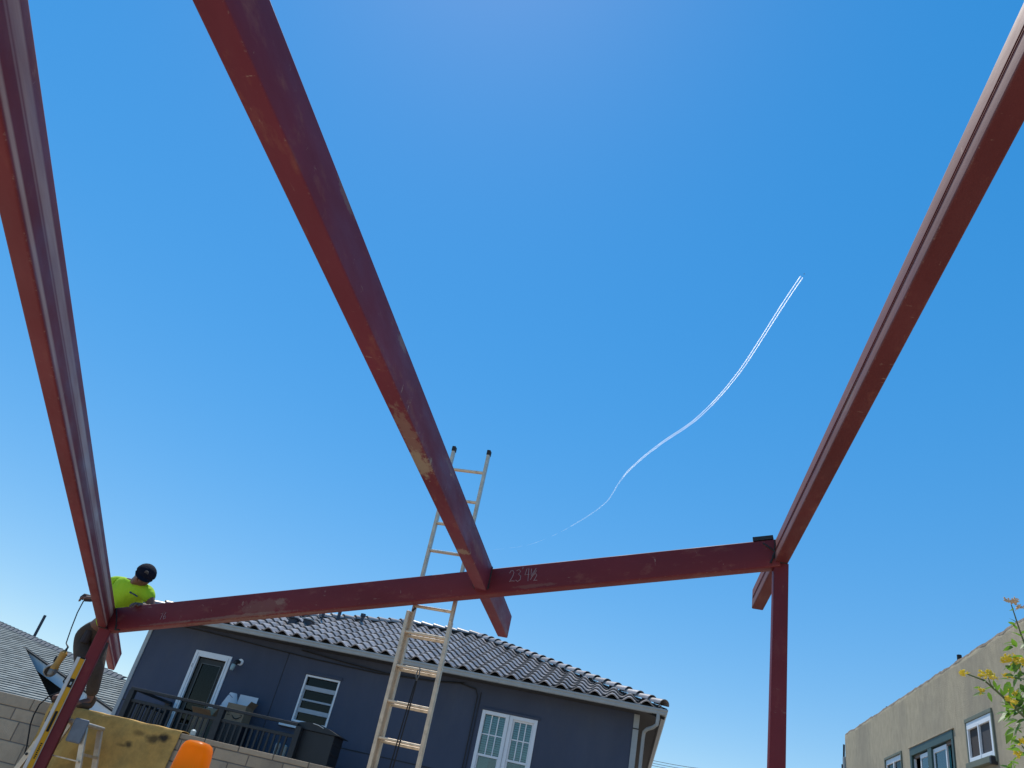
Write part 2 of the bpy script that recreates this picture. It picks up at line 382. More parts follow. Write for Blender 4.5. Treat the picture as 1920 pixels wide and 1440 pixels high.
# burnt welds round the joints
a = cpt(0, -.004, .0); b = cpt(0, -.004, CD)
bead([V((RX-.004, a.y, RZ-.01)), V((RX-.004, a.y, RZ-.20))], .007, crossb, 1)
bead([cpt(.016, -.004, .03), cpt(.003, -.006, .12), cpt(.012, -.004, .235)], .008, crossb, 2)
for k, (x, s) in enumerate(((MX+.002, 3), (MX-MW-.002, 4))):
    y = crossy(x)-.004
    bead([V((x, y, MZ-.012)), V((x, y, MZ-MD+.012))], .009, mid, s)
bead([V((MX+.012, crossy(MX)-.006, MZ-MD+.045)), V((MX-.02, crossy(MX)-.006, MZ-MD-.002))], .010, mid, 7)
bead([V((MX-MW-.03, crossy(MX-MW)-.006, MZ-MD+.05)), V((MX-MW, crossy(MX-MW)-.006, MZ-MD+.01))], .009, mid, 8)
bead([cpt(1.003, -.003, .01), cpt(.997, -.003, .11), cpt(.992, -.003, .25)], .007, crossb, 5)
bead([cpt(.992, -.003, .20), cpt(.993, -.003, .258), cpt(.984, .01, .260)], .009, crossb, 6)
bead([lpx + V((0,0,-LD_/2)) + ln*.06 - ld*.065, lpx + V((0,0,-LD_/2)) - ln*.045 - ld*.065], .008, postL, 9)
bead([V((RX-.006, 6.775, RZ-RD)), V((RX+RW+.006, 6.775, RZ-RD))], .007, postR, 10)
# soapstone scribble 23'4 1/2 on the cross beam face, strokes of real thickness
def scribble(strokes, t0, down, size, parent, m, r=.0035):
    mb = MB()
    for st in strokes:
        pts = [CP + cu*0 + (CQ-CP)*t0 - cu*(x*size) - cz*(down-y*size) - cn*.002 for x, y in st]
        mb.tube(pts, r, 5)
    o = mb.build('chalk_mark', m, parent); return o
two = lambda x: [(x,.75),(x+.12,.95),(x+.32,.95),(x+.4,.75),(x+.25,.4),(x,.0),(x+.2,.06),(x+.45,.02)]
strk = [two(0), [(.62,.9),(.85,1.0),(.98,.8),(.8,.58),(1.0,.4),(.95,.1),(.7,-.05),(.55,.1)], [(1.2,1.2),(1.17,.98)],
        [(1.55,1.0),(1.35,.45),(1.72,.5)], [(1.72,1.05),(1.62,-.1)], [(1.85,.0),(2.35,.95)], [(1.95,.95),(1.9,.45)],
        [(x*.7+.75,y*.62-.12) for x,y in two(1.95)], [(1.9,.3),(2.25,.9),(2.02,.25),(2.4,.75)]]
scribble(strk, .353, .155, .115, crossb, MT['chalk'], .003)
scribble([[(0,.9),(.4,.95),(.15,0)], [(.85,1),(.6,.4),(.7,0),(1.0,.15),(.9,.5),(.6,.35)]], .915, .19, .075, crossb, MT['chalk'], .0025)
# dark plate lying on the right end of the cross beam
pl = MB(); M = frameM(cpt(.027, .05, -.003), cpt(.004, .05, -.003)); pl.box((0, -.055, 0), (.18, .055, .036), M)
tag(pl.build('steel_plate', MT['weld'], M=Matrix.Translation(cpt(.03, .05, 0))), 'dark flat steel plate lying on the right end of the cross beam', 'plate')

# ------------------------------------------------------------------ extension ladder leaning on the back of the cross beam
LC = V((-2.121, 7.535, 3.889)); laz = R(92); lr = V((math.sin(laz), math.cos(laz), 0)); lbk = V((-lr.y, lr.x, 0)); lbk = lbk if lbk.y > 0 else -lbk
lup = V((0,0,1))*math.cos(R(4)) - lbk*math.sin(R(4))
def lp(s, h, d=0): return LC + lr*s + lup*h + lbk*d
lad = empty('extension_ladder', lp(0, -LC.z/math.cos(R(4)) , 0), 'tall aluminium extension ladder standing behind the cross beam with a dark rope', 'ladder')
base = lp(0, 0).z/lup.z
WF, WB = .205, .228
for s in (-1, 1):
    MB().bar(lp(s*WF, -2.2, .035), lp(s*WF, 1.52, .035), .032, .062, lbk).build('rail', MT['alu'], lad, bevel=.004)
    MB().bar(lp(s*WB, -base+.05, -.035), lp(s*WB, -.32 if s < 0 else -.36, -.035), .036, .066, lbk).build('rail', MT['alu'], lad, bevel=.004)
    MB().bar(lp(s*WF, 1.50, .035), lp(s*WF, 1.56, .035), .040, .070, lbk).build('end_cap', MT['rubber'], lad, bevel=.006)
    MB().bar(lp(s*WB, -base+.005, -.035), lp(s*WB, -base+.09, -.035), .05, .09, lbk).build('foot', MT['rubber'], lad)
def rung(a, b, wy):
    mb = MB(); d = (b-a).normalized(); y = lbk; z = lup; rings = []
    for p in (a, b):
        rings.append([p + y*(yy*.5) + z*(zz*.5) for yy, zz in ((-.045,-.012),(-.03,-.028),(.03,-.028),(.045,-.012),(.045,.014),(.03,.020),(-.03,.020),(-.045,.014))])
    return mb.loft(rings).build('rung', MT['alu2'], lad)
for h in (1.29, .94, .655, .35, -.005, -.30+.06): rung(lp(-WF, h, .035), lp(WF, h, .035), 0)
h = -.52
while h > -base+.2:
    rung(lp(-WB, h, -.035), lp(WB, h, -.035), 0)
    if h > -2.1: rung(lp(-WF, h-.02, .035), lp(WF, h-.02, .035), 0)
    h -= .327
# rope with hook hanging from the second base rung
hk = lp(.03, -.86, -.075)
MB().tube([hk+lup*.03, hk+lup*.0+lr*.012, hk-lup*.05+lr*.015, hk-lup*.10, hk-lup*.05-lr*.015, hk-lr*.01], .006, 6).build('rope_hook', MT['toolmetal'], lad)
for o_, k in ((-.012, 0), (.012, 1)):
    MB().tube([hk-lup*.10+lr*o_*.5, hk-lup*.45+lr*(o_-.02), hk-lup*1.1+lr*(o_*1.3-.05), hk-lup*2.6+lr*(o_-.06)], .007, 6).build('rope', MT['rope'], lad)
MB().bar(lp(-WB+.05, -1.86, -.08), lp(-WB+.05, -1.78, -.08), .03, .04).build('rung_lock', MT['alu'], lad)
MB().tube([lp(-WF, -.30, .0), lp(-WF+.03, -.28, -.03)], .012, 6).build('bolt', MT['weld'], lad)

# ------------------------------------------------------------------ gray house with tiled hip roof
HX0, HX1, HY, HD = -13.3, .1, 19.97, 12.0
house = empty('gray_house', ((HX0+HX1)/2, HY, 0), 'two-storey slate grey stucco house with charcoal barrel tile hip roof', 'house')
def wallmesh(mb, axis, c, a0, a1, z0, z1, holes, depth, sgn=1):
    """flat wall with rectangular openings and reveals; axis 'x' -> plane y=c, 'y' -> plane x=c; depth goes inwards (signed)"""
    P = (lambda a, z, d=0: (a, c+d, z)) if axis == 'x' else (lambda a, z, d=0: (c+d, a, z))
    xs = sorted({a0, a1} | {h[0] for h in holes} | {h[1] for h in holes}); zs = sorted({z0, z1} | {h[2] for h in holes} | {h[3] for h in holes})
    for i in range(len(xs)-1):
        for j in range(len(zs)-1):
            xm, zm = (xs[i]+xs[i+1])/2, (zs[j]+zs[j+1])/2
            if any(h[0] < xm < h[1] and h[2] < zm < h[3] for h in holes): continue
            mb.add([P(xs[i], zs[j]), P(xs[i+1], zs[j]), P(xs[i+1], zs[j+1]), P(xs[i], zs[j+1])], [(0,1,2,3)])
    for x0, x1, h0, h1 in holes:
        for p, q in (((x0,h0),(x1,h0)), ((x1,h0),(x1,h1)), ((x1,h1),(x0,h1)), ((x0,h1),(x0,h0))):
            mb.add([P(*p), P(*q), P(*q, depth), P(*p, depth)], [(0,1,2,3)])
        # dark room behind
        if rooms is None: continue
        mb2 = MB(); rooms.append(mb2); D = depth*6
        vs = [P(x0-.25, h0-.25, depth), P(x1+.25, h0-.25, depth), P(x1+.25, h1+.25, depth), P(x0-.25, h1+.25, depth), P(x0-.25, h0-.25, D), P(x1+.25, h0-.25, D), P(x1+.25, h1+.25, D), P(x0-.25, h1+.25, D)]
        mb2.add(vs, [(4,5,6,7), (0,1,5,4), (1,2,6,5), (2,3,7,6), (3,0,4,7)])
rooms = []
DOOR = (-11.70, -10.66, 2.40, 4.62); WIN = (-8.47, -7.51, 3.455, 4.60); BIG = (-3.70, -2.305, 2.55, 4.62)
LOW = (-10.5, -9.0, .9, 2.0)
wm = MB(); wallmesh(wm, 'x', HY, HX0, HX1, 0, 5.22, [DOOR, WIN, BIG], .10)
for a, b in (((HX0,HY),(HX0,HY+HD)), ((HX0,HY+HD),(HX1,HY+HD)), ((HX1,HY+HD),(HX1,HY))):
    wm.add([(a[0],a[1],0),(b[0],b[1],0),(b[0],b[1],5.22),(a[0],a[1],5.22)], [(0,1,2,3)])
hw = wm.build('wall', MT['stucco'], house)
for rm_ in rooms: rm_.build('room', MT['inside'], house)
# score lines and cables on the stucco
js = MB(); js.bar((-9.125, HY-.002, 2.4), (-9.125, HY-.002, 5.02), .018, .012); js.build('control_joint', MT['conduit'], house)
js = MB(); js.bar((HX0+.02, HY-.002, 3.10), (-3.72, HY-.002, 3.10), .012, .026); js.build('control_joint', MT['conduit'], house)
cb = [(-12.9, 5.17), (-11.4, 5.13), (-9.8, 5.05), (-8.3, 4.99), (-6.6, 4.96), (-5.2, 5.03), (-4.3, 5.14)]
MB().tube([(x, HY-.03, z) for x, z in cb], .014, 6).build('cable', MT['conduit'], house)
MB().tube([(x, HY-.05, z-.01) for x, z in [(-8.8,5.16),(-7.6,5.07),(-6.2,5.0),(-5.0,5.05),(-4.4,5.12),(-3.97,5.05),(-3.90,4.9),(-3.89,3.4),(-3.88,1.5)]], .016, 6).build('cable', MT['conduit'], house)
MB().tube([(-3.83, HY-.03, 5.0), (-3.82, HY-.03, 3.0), (-3.83, HY-.03, 1.0)], .010, 5).build('cable', MT['conduit'], house)
# door
fx0, fx1, fz0, fz1 = DOOR
fr = MB(); T = .115
fr.box((fx0-.02, HY-.025, fz0), (fx0+T, HY+.05, fz1+.03)); fr.box((fx1-T, HY-.025, fz0), (fx1+.02, HY+.05, fz1+.03)); fr.box((fx0+T, HY-.0245, fz1-T), (fx1-T, HY+.05, fz1+.03))
door = fr.build('door_frame', MT['white'], house, bevel=.006)
MB().bar((fx0+T*.55, HY-.027, fz0), (fx0+T*.55, HY-.027, fz1-.03), .010, .008).build('frame_groove', MT['fascia'], door)
MB().bar((fx1-T*.5, HY-.027, fz0), (fx1-T*.5, HY-.027, fz1-.03), .010, .008).build('frame_groove', MT['fascia'], door)
for z in (2.9, 4.2): MB().bar((fx0+T*.25, HY-.028, z), (fx0+T*.25, HY-.028, z+.10), .016, .010).build('hinge', MT['fascia'], door)
lf = MB(); x0, x1, z1 = fx0+T+.02, fx1-T-.01, fz1-T-.02
lf.box((x0, HY+.06, fz0), (x0+.11, HY+.10, z1)); lf.box((x1-.11, HY+.06, fz0), (x1, HY+.10, z1)); lf.box((x0+.11, HY+.061, z1-.13), (x1-.11, HY+.10, z1)); lf.box((x0+.11, HY+.061, fz0), (x1-.11, HY+.10, fz0+.45))
lv = lf.build('door', MT['doorleaf'], house, bevel=.004)
bd = MB(); g0, g1, gz0, gz1 = x0+.11, x1-.11, fz0+.45, z1-.13
for p, q in (((g0,gz0),(g0,gz1)), ((g1,gz0),(g1,gz1)), ((g0,gz1),(g1,gz1)), ((g0,gz0),(g1,gz0))): bd.bar((p[0],HY+.052,p[1]), (q[0],HY+.052,q[1]), .02, .02)
bd.build('glazing_bead', mat('grey bead', (.085,.095,.095), .5), lv)
MB().box((g0, HY+.075, gz0), (g1, HY+.082, gz1)).build('pane', MT['dglass'], lv)
ct = MB(); n = 26
pts = [(g0-.05+(g1-g0+.1)*k/n, HY+.20+.022*math.sin(k*2.1)+.012*math.sin(k*.9), 0) for k in range(n+1)]
for k in range(n): ct.add([(pts[k][0], pts[k][1], gz0-.3), (pts[k+1][0], pts[k+1][1], gz0-.3), (pts[k+1][0], pts[k+1][1], gz1+.1), (pts[k][0], pts[k][1], gz1+.1)], [(0,1,2,3)])
ct.build('curtain', mat('dark curtain', (.028,.030,.026), .9), lv, True)
MB().tube([(x1-.05, HY+.03, fz0+.95), (x1-.05, HY+.0, fz0+.95), (x1-.05, HY-.01, fz0+1.02)], .014, 6).build('handle', MT['toolmetal'], lv)
# two-lite window with blinds to the left
x0, x1, z0, z1 = WIN
fr = MB(); T = .045
for a, b in (((x0,z0),(x0+T,z1)), ((x1-T,z0),(x1,z1))): fr.box((a[0], HY-.012, a[1]), (b[0], HY+.06, b[1]))
fr.box((x0+T, HY-.0118, z1-T), (x1-T, HY+.06, z1)); fr.box((x0+T, HY-.0118, z0), (x1-T, HY+.06, z0+T))
win = fr.build('window', MT['white'], house, bevel=.004)
grey = mat('grey sash', (.36,.41,.46), .5, 5, .08)
sa = MB(); iz0, iz1 = z0+T, z1-T; ih = iz1-iz0
for f0, th in ((.755, .105), (.475, .045), (.235, .105)):
    zc = iz0+ih*f0; sa.box((x0+T, HY+.03, zc-th/2), (x1-T, HY+.075, zc+th/2))
sa.box((x0+T, HY+.045, iz0), (x0+T+.035, HY+.08, iz0+ih*.76)); sa.box((x1-T-.035, HY+.045, iz0), (x1-T, HY+.08, iz0+ih*.76))
sa.build('sash', grey, win, bevel=.004)
MB().box((x0+T, HY+.085, iz0), (x1-T, HY+.09, iz1)).build('pane', MT['dglass'], win)
MB().bar((x0-.26, HY-.05, z0-.115), (x0+.27, HY-.05, z0-.115), .10, .075).build('window_sill', MT['white'], house, bevel=.006)
MB().bar((x1-.36, HY-.05, z0-.085), (x1+.02, HY-.05, z0-.085), .06, .045).build('window_sill', MT['white'], house, bevel=.006)
MB().bar((x0-.03, HY-.02, z1+.035), (x1+.04, HY-.02, z1+.035), .05, .06).build('window_head', MT['stucco'], house, bevel=.008)
# big double window
x0, x1, z0, z1 = BIG; xm = (x0+x1)/2; T = .085
fr = MB()
for a, b in ((x0, x0+T), (x1-T, x1), (xm-.095, xm+.095)): fr.box((a, HY-.022, z0), (b, HY+.07, z1))
for a, b in ((x0+T, xm-.095), (xm+.095, x1-T)):
    fr.box((a, HY-.0215, z1-T), (b, HY+.07, z1)); fr.box((a, HY-.0215, z0), (b, HY+.07, z0+T))
big = fr.build('window', MT['white'], house, bevel=.006)
MB().bar((xm, HY-.026, z0), (xm, HY-.026, z1), .022, .010).build('mullion_groove', MT['fascia'], big)
zr = 3.62                                     # meeting rail
for a, b, off in ((x0+T, xm-.095, 0), (xm+.095, x1-T, .012)):
    sh = MB(); e = .028+off
    sh.box((a, HY+.02, zr-.025), (b, HY+.07, zr+.025))
    if off:
        sh.box((a, HY+.025, zr+.025), (a+e, HY+.07, z1-T)); sh.box((b-e, HY+.025, zr+.025), (b, HY+.07, z1-T)); sh.box((a+e, HY+.025, z1-T-e), (b-e, HY+.07, z1-T))
    sh.box((a, HY+.03, z0+T), (a+e, HY+.075, zr-.025)); sh.box((b-e, HY+.03, z0+T), (b, HY+.075, zr-.025))
    sh.build('sash', MT['white'], big, bevel=.003)
    for k in (1, 2):
        xx = a+off*3+(b-a-off*6)*k/3; MB().box((xx-.013, HY+.045, zr+.025), (xx+.013, HY+.065, z1-T)).build('glazing_bar', MT['white'], big)
    zz = zr+.025+(z1-T-zr-.025)*.5; MB().box((a+off, HY+.0455, zz-.013), (b-off, HY+.0648, zz+.013)).build('glazing_bar', MT['white'], big)
    MB().box((a, HY+.072, zr), (b, HY+.076, z1-T)).build('pane', MT['glass'], big)
    MB().box((a, HY+.078, z0+T), (b, HY+.082, zr)).build('pane', MT['glass'], big)
    zz = z1-T-.01; k = 0
    while zz > zr+.10:
        tl = .35 if k % 7 else .62
        sl_ = MB().box((a-.02, -.024, -.0015), (b+.02, .024, .0015), Matrix.Translation((0, HY+.13, zz)) @ Matrix.Rotation(tl+random.uniform(-.05,.05)+.75, 4, 'X'))
        sl_.build('blind_slat', MT['blind'], big); zz -= .052; k += 1
    MB().box((a-.02, HY+.115, zr+.06), (b+.02, HY+.145, zr+.085)).build('blind_rail', MT['blind'], big)
MB().box((x0+T-.02, HY+.30, z0), (x0+.34, HY+.31, zr+.05)).build('curtain', mat('dull curtain', (.16,.24,.25), .9), big)
MB().bar((x0-.03, HY-.02, z1+.03), (x1+.05, HY-.02, z1+.03), .05, .05).build('window_head', MT['stucco'], house, bevel=.008)
# porch lamp by the door
wl = MB().loft([[(-10.37+.085*math.cos(a*math.pi/8), HY-d, 4.56+.085*math.sin(a*math.pi/8)) for a in range(16)] for d in (0, .025)]).build('wall_light', MT['white'], house)
MB().tube([(-10.38, HY-.025, 4.55), (-10.40, HY-.10, 4.55), (-10.42, HY-.17, 4.50), (-10.43, HY-.19, 4.44)], [.04,.055,.06,.05], 10).build('lamp_neck', MT['metalbase'], wl, True)
MB().tube([(-10.43, HY-.19, 4.45), (-10.435, HY-.20, 4.38), (-10.44, HY-.205, 4.30)], [.06,.062,.045], 10).build('lamp_glass', mat('lamp glass', (.25,.36,.38), .25), wl, True)

# roof ------------------------------------------------------------
EX0, EX1, EY, EZ, HIP, RH = -13.8, .626, 19.47, 5.33, 6.0, 2.2
pit = math.atan2(RH, HIP); BY = EY+2*HIP
ro = MB(); zb = EZ-.03; zr_ = zb+RH
ro.add([(EX0,EY,zb),(EX1,EY,zb),(EX1,BY,zb),(EX0,BY,zb),(EX0+HIP,EY+HIP,zr_),(EX1-HIP,EY+HIP,zr_)], [(0,1,5,4),(1,2,5),(2,3,4,5),(3,0,4),(3,2,1,0)])
roof = ro.build('roof', MT['under'], house)
MB().box((EX0+.06, EY+.06, 5.215), (EX1-.06, BY-.06, 5.245)).build('soffit', MT['soffit'], house)
fa = MB()
fa.box((EX0+.05, EY+.02, 5.20), (EX1-.05, EY+.06, EZ-.035)); fa.box((EX1-.06, EY+.06, 5.20), (EX1-.02, BY, EZ-.035))
fa.build('fascia', MT['soffit'], house)
gp = [(0,0),(-.085,.0),(-.10,.035),(-.10,.06),(-.125,.095),(-.125,.125),(-.118,.125),(-.118,.098),(-.092,.058),(-.08,.01),(0,.01)]
gz = 5.205
rg = [[(x, EY+.02+d, gz+h) for d, h in gp] for x in (EX0-.02,)] + [[(EX1-d-.02-.0, EY+.02+d, gz+h) for d, h in gp]] + [[(EX1-d-.02, BY, gz+h) for d, h in gp]]
MB().loft(rg).build('gutter', MT['fascia'], house)
for k in range(9):
    x = -12.6+k*.55; MB().box((x, HY-.30, 5.206), (x+.22+.06*(k%3), HY-.27, 5.2145)).build('soffit_vent', MT['vent'], house)
# corner trim and downspout
ctm = MB().box((HX1-.13, HY-.045, 0), (HX1+.005, HY-.003, 5.20)); ctm.build('corner_trim', MT['fascia'], house, bevel=.005)
MB().box((HX1-.135, HY-.055, 4.86), (HX1+.01, HY-.002, 4.885)).build('trim_strap', MT['conduit'], house)
MB().box((HX0-.02, HY-.03, 0), (HX0+.09, HY-.002, 5.20)).build('corner_trim', MT['fascia'], house, bevel=.004)
MB().tube([(EX1-.11, EY-.035, 5.215), (EX1-.11, EY-.035, 5.10), (EX1-.12, EY-.0, 4.98), (EX1-.20, EY+.10, 4.92), (EX1-.32, HY-.16, 4.90), (EX1-.385, HY-.06, 4.84), (EX1-.395, HY-.02, 4.72), (EX1-.395, HY-.01, 4.0), (EX1-.395, HY-.01, .2)], .042, 10).build('downspout', MT['fascia'], house, True)

# tiles ----------------------------------------------------------
TW, TG = .412, .43
def tile_mesh():
    mb = MB(); n = 12; L = TG+.06; th = .028; top = []; bot = []
    for y, z0 in ((0, .052), (L, .0)):
        rt = []; rb_ = []
        for k in range(n+1):
            u = k/n; x = u*TW+(-.008 if k == 0 else .008 if k == n else 0)
            z = (.068*math.sin(math.pi*u/.56) if u < .56 else -.040*math.sin(math.pi*(u-.56)/.44))
            rt.append((x, y, z0+z+th)); rb_.append((x, y, z0+z))
        top.append(rt); bot.append(rb_)
    rings = [bot[0]+top[0][::-1], bot[1]+top[1][::-1]]
    return mb.loft(rings).mesh('tile', MT['tile'], True)
tme = tile_mesh(); c_, s_ = math.cos(pit), math.sin(pit)
slots = []
nrow = int(HIP/c_/TG)+1
ncol = int((EX1-EX0)/TW)
for r_ in range(nrow):
    for k in range(ncol+1):
        x = EX1-.10-(k+1)*TW; t = r_*TG-.05; pl_ = (t+.25)*c_
        if x+TW*.5 > EX0+pl_-.02 and x+TW*.45 < EX1-pl_+.03 and pl_ < HIP+.02: slots.append((x, t, r_, k))
slots.sort(key=lambda q: (V((q[0], EY+q[1]*c_, EZ+.02+q[1]*s_))-O).length)
Rt = Matrix.Rotation(pit, 4, 'X'); rest = MB()
for i, (x, t, r_, k) in enumerate(slots):
    M = Matrix.Translation((x, EY+t*c_, EZ+.005+t*s_)) @ Matrix.Rotation(random.uniform(-.008,.008), 4, 'Z') @ Rt
    if i < 300: linkmesh('tile', tme, M, roof)
    else: rest.add([M @ v.co for v in tme.vertices], [tuple(p.vertices) for p in tme.polygons])
if rest.f: tag(rest.build('tile_field', MT['tile'], roof, True), kind='stuff')
# tile ends are closed with dark bird stops
MB().box((EX0+.1, EY+.03, EZ-.02), (EX1-.1, EY+.05, EZ+.075)).build('bird_stop', MT['under'], house)
def cap_mesh():
    n = 10; L = .47; rings = []
    for y, rr, z in ((0, .165, .04), (L, .135, .0)):
        rings.append([(rr*math.cos(math.pi*k/n), y, z+rr*.82*math.sin(math.pi*k/n)) for k in range(n+1)] + [((rr-.018)*math.cos(math.pi*k/n), y, z+(rr-.018)*.82*math.sin(math.pi*k/n)) for k in range(n, -1, -1)])
    return MB().loft(rings).mesh('ridge_tile', MT['tile'], True)
cme = cap_mesh()
def caps(p, q, name):
    p = V(p); q = V(q); d = (q-p).normalized(); L = (q-p).length; n = int(L/.42)
    x = d.cross(V((0,0,1))).normalized(); z = x.cross(d); Mr = Matrix((x, d, z)).transposed().to_4x4()
    for k in range(n+1):
        M = Matrix.Translation(p+d*(k*.42)) @ Mr @ Matrix.Rotation(random.uniform(-.02,.02), 4, 'Z'); linkmesh(name, cme, M, roof)
def filler(p, q, h):
    p = V(p); q = V(q); MB().bar(p-V((0,0,h/2)), q-V((0,0,h/2)), .34, h).build('hip_board', MT['under'], roof)
filler((EX1-.05, EY+.05, EZ+.07), (EX1-HIP, EY+HIP, EZ+RH+.08), .26); filler((EX0+.05, EY+.05, EZ+.07), (EX0+HIP, EY+HIP, EZ+RH+.08), .26); filler((EX0+HIP, EY+HIP, EZ+RH+.09), (EX1-HIP, EY+HIP, EZ+RH+.09), .17)
e = .045
caps((EX1-.0, EY-.02, EZ+.06), (EX1-HIP, EY+HIP, EZ+RH+.06), 'hip_tile')
caps((EX0+.0, EY-.02, EZ+.06), (EX0+HIP, EY+HIP, EZ+RH+.06), 'hip_tile')
caps((EX0+HIP, EY+HIP, EZ+RH+.07), (EX1-HIP, EY+HIP, EZ+RH+.07), 'ridge_tile')
# stacked tile edges seen at the right corner, going round the side
for k in range(4): MB().box((EX1-.16, EY-.02, EZ-.01+k*.026), (EX1-.015-.012*k, EY+.35, EZ+.006+k*.026)).build('edge_tile', MT['tile'], roof)
sp = MB(); n = 26
for k in range(n):
    y0 = EY+.35+k*.42
    sp.loft([[(EX1-.02, y0+.42*j/8, EZ+.012+(.075*math.sin(math.pi*j/4.5) if j < 4.5 else 0)) for j in range(9)], [(EX1-.5, y0+.42*j/8, EZ+.19+(.075*math.sin(math.pi*j/4.5) if j < 4.5 else 0)) for j in range(9)]], cap=False, close=False)
tag(sp.build('side_tiles', MT['tile'], roof, True), kind='stuff')
# roof vents
def onroof(x, y, h=0): P_ = V((EX0, EY, EZ+.05)); return onp(x, y, P_, V((0, -s_, c_)))
def ventbox(px, py, sx, sy, sz, name='roof_vent', m='vent'):
    p = onroof(px, py); MB().box((p.x-sx/2, p.y-sy/2, p.z-.05), (p.x+sx/2, p.y+sy/2, p.z+sz)).build(name, MT[m], roof, bevel=.01)
    return p
p = ventbox(548, 1172, .22, .25, .16); MB().box((p.x-.16, p.y-.18, p.z+.16), (p.x+.16, p.y+.18, p.z+.19)).build('vent_hood', MT['vent'], roof)
p = ventbox(577, 1172, .24, .3, .12); MB().box((p.x-.17, p.y-.2, p.z+.12), (p.x+.17, p.y+.2, p.z+.145)).build('vent_hood', MT['fascia'], roof)
for px, py, h, r_ in ((601, 1167, .22, .03), (632, 1165, .42, .055), (676, 1170, .26, .05)):
    p = onroof(px, py); MB().tube([p-V((0,0,.1)), p+V((0,0,h))], r_, 10).build('vent_pipe', MT['vent'], roof)
    MB().tube([p+V((0,0,h-.03)), p+V((0,0,h+.06))], r_*1.7, 10).build('vent_hood', MT['vent'], roof)
# balcony: deck and railing
BX0, BX1, BYf, BZ = -11.83, -6.55, 18.16, 2.30
MB().box((BX0-.06, BYf-.08, BZ-.22), (BX1+.1, HY-.003, BZ)).build('balcony_deck', MT['soffit'], house)
rl = empty('railing', ((BX0+BX1)/2, BYf, BZ)); rl.parent = house; rl.matrix_basis = WM[house.name].inverted() @ WM[rl.name]
RT = 3.245; RE = -7.50
def rail(a, b, wz, wy): MB().bar(a, b, wy, wz).build('rail', MT['darkrail'], rl, bevel=.006)
rail((BX0-.05, BYf, RT), (RE, BYf, RT), .06, .11); rail((BX0, BYf, RT-.25), (RE, BYf, RT-.25), .07, .05); rail((BX0, BYf, BZ+.08), (BX1, BYf, BZ+.08), .06, .05)
rail((BX0, BYf+.055, RT), (BX0, HY-.01, RT), .06, .11); rail((BX0, BYf+.05, RT-.25), (BX0, HY-.01, RT-.25), .06, .05)
rail((BX0, BYf+.05, BZ+.08), (BX0, HY-.01, BZ+.08), .06, .05)
for x, y in ((BX0, BYf), (-9.42, BYf), (RE+.05, BYf), (BX0, HY-.09)): MB().box((x-.065, y-.0645, BZ), (x+.065, y+.0645, RT-.03)).build('railing_post', MT['darkrail'], rl)
bme = MB().box((-.022, -.016, 0), (.022, .016, RT-.25-BZ-.08)).mesh('baluster', MT['darkrail'])
x = BX0+.17
while x < RE-.08:
    if abs(x+9.42) > .09: linkmesh('baluster', bme, Matrix.Translation((x, BYf, BZ+.08)), rl)
    x += .142
y = BYf+.17
while y < HY-.15: linkmesh('baluster', bme, Matrix.Translation((BX0, y, BZ+.08)), rl); y += .142

# things on the balcony
def cbox(name, x0, x1, y0, y1, z0, z1, flaps, label, m='card', inner=True):
    b = empty(name, ((x0+x1)/2, (y0+y1)/2, z0), label, 'box'); t = .008
    mb = MB(); mb.box((x0,y0,z0),(x1,y1,z0+t)); mb.box((x0,y0,z0+t),(x1,y0+t,z1)); mb.box((x0,y1-t,z0+t),(x1,y1,z1)); mb.box((x0,y0+t,z0+t),(x0+t,y1-t,z1)); mb.box((x1-t,y0+t,z0+t),(x1,y1-t,z1))
    mb.build('carton', MT[m], b)
    for side, ln_, ang, fm in flaps:
        c, s = math.cos(ang)*ln_, math.sin(ang)*ln_
        if side == 'b': a0, a1, dv = (x0,y1,z1), (x1,y1,z1), V((0,c,s))
        if side == 'f': a0, a1, dv = (x0,y0,z1), (x1,y0,z1), V((0,-c,s))
        if side == 'l': a0, a1, dv = (x0,y0,z1), (x0,y1,z1), V((-c,0,s))
        if side == 'r': a0, a1, dv = (x1,y0,z1), (x1,y1,z1), V((c,0,s))
        a0, a1 = V(a0), V(a1); nn = (a1-a0).cross(dv).normalized()*.006
        MB().add([a0,a1,a1+dv,a0+dv,a0+nn,a1+nn,a1+dv+nn,a0+dv+nn], [(0,1,2,3),(4,7,6,5),(0,4,5,1),(1,5,6,2),(2,6,7,3),(3,7,4,0)]).build('flap', MT[fm], b)
    return b
b1 = cbox('cardboard_box', -9.93, -9.42, 19.28, 19.72, 3.05, 3.50, (('b', .28, R(84), 'paper'), ('r', .14, R(60), 'card')), 'cardboard box with a printed smile arrow and raised white flap by the railing')
sm = MB(); sm.tube([(-9.73+.26*k/10, 19.277, 3.245-.075*math.sin(math.pi*k/10)) for k in range(11)], [.006+.010*math.sin(math.pi*k/10) for k in range(11)], 6); sm.tube([(-9.52, 19.277, 3.275), (-9.465, 19.277, 3.272), (-9.468, 19.277, 3.22)], .008, 5)
sm.build('printed_smile', MT['black'], b1)
pm = MB()
for st in ([(-9.885,3.27),(-9.86,3.36),(-9.83,3.27)], [(-9.875,3.305),(-9.842,3.305)], [(-9.80,3.37),(-9.795,3.30)], [(-9.795,3.275),(-9.795,3.265)], [(-9.87,3.23),(-9.78,3.235)]):
    pm.tube([(x, 19.277, z) for x, z in st], .007, 5)
pm.build('printed_mark', MT['black'], b1)
cr = MB(); cr.box((-10.02, 19.22, BZ), (-9.36, 19.74, 3.045)); tag(cr.build('crate', MT['bin'], M=Matrix.Translation((-9.69, 19.48, BZ))), 'dark plastic crate on the balcony under the smile-printed box', 'crate')
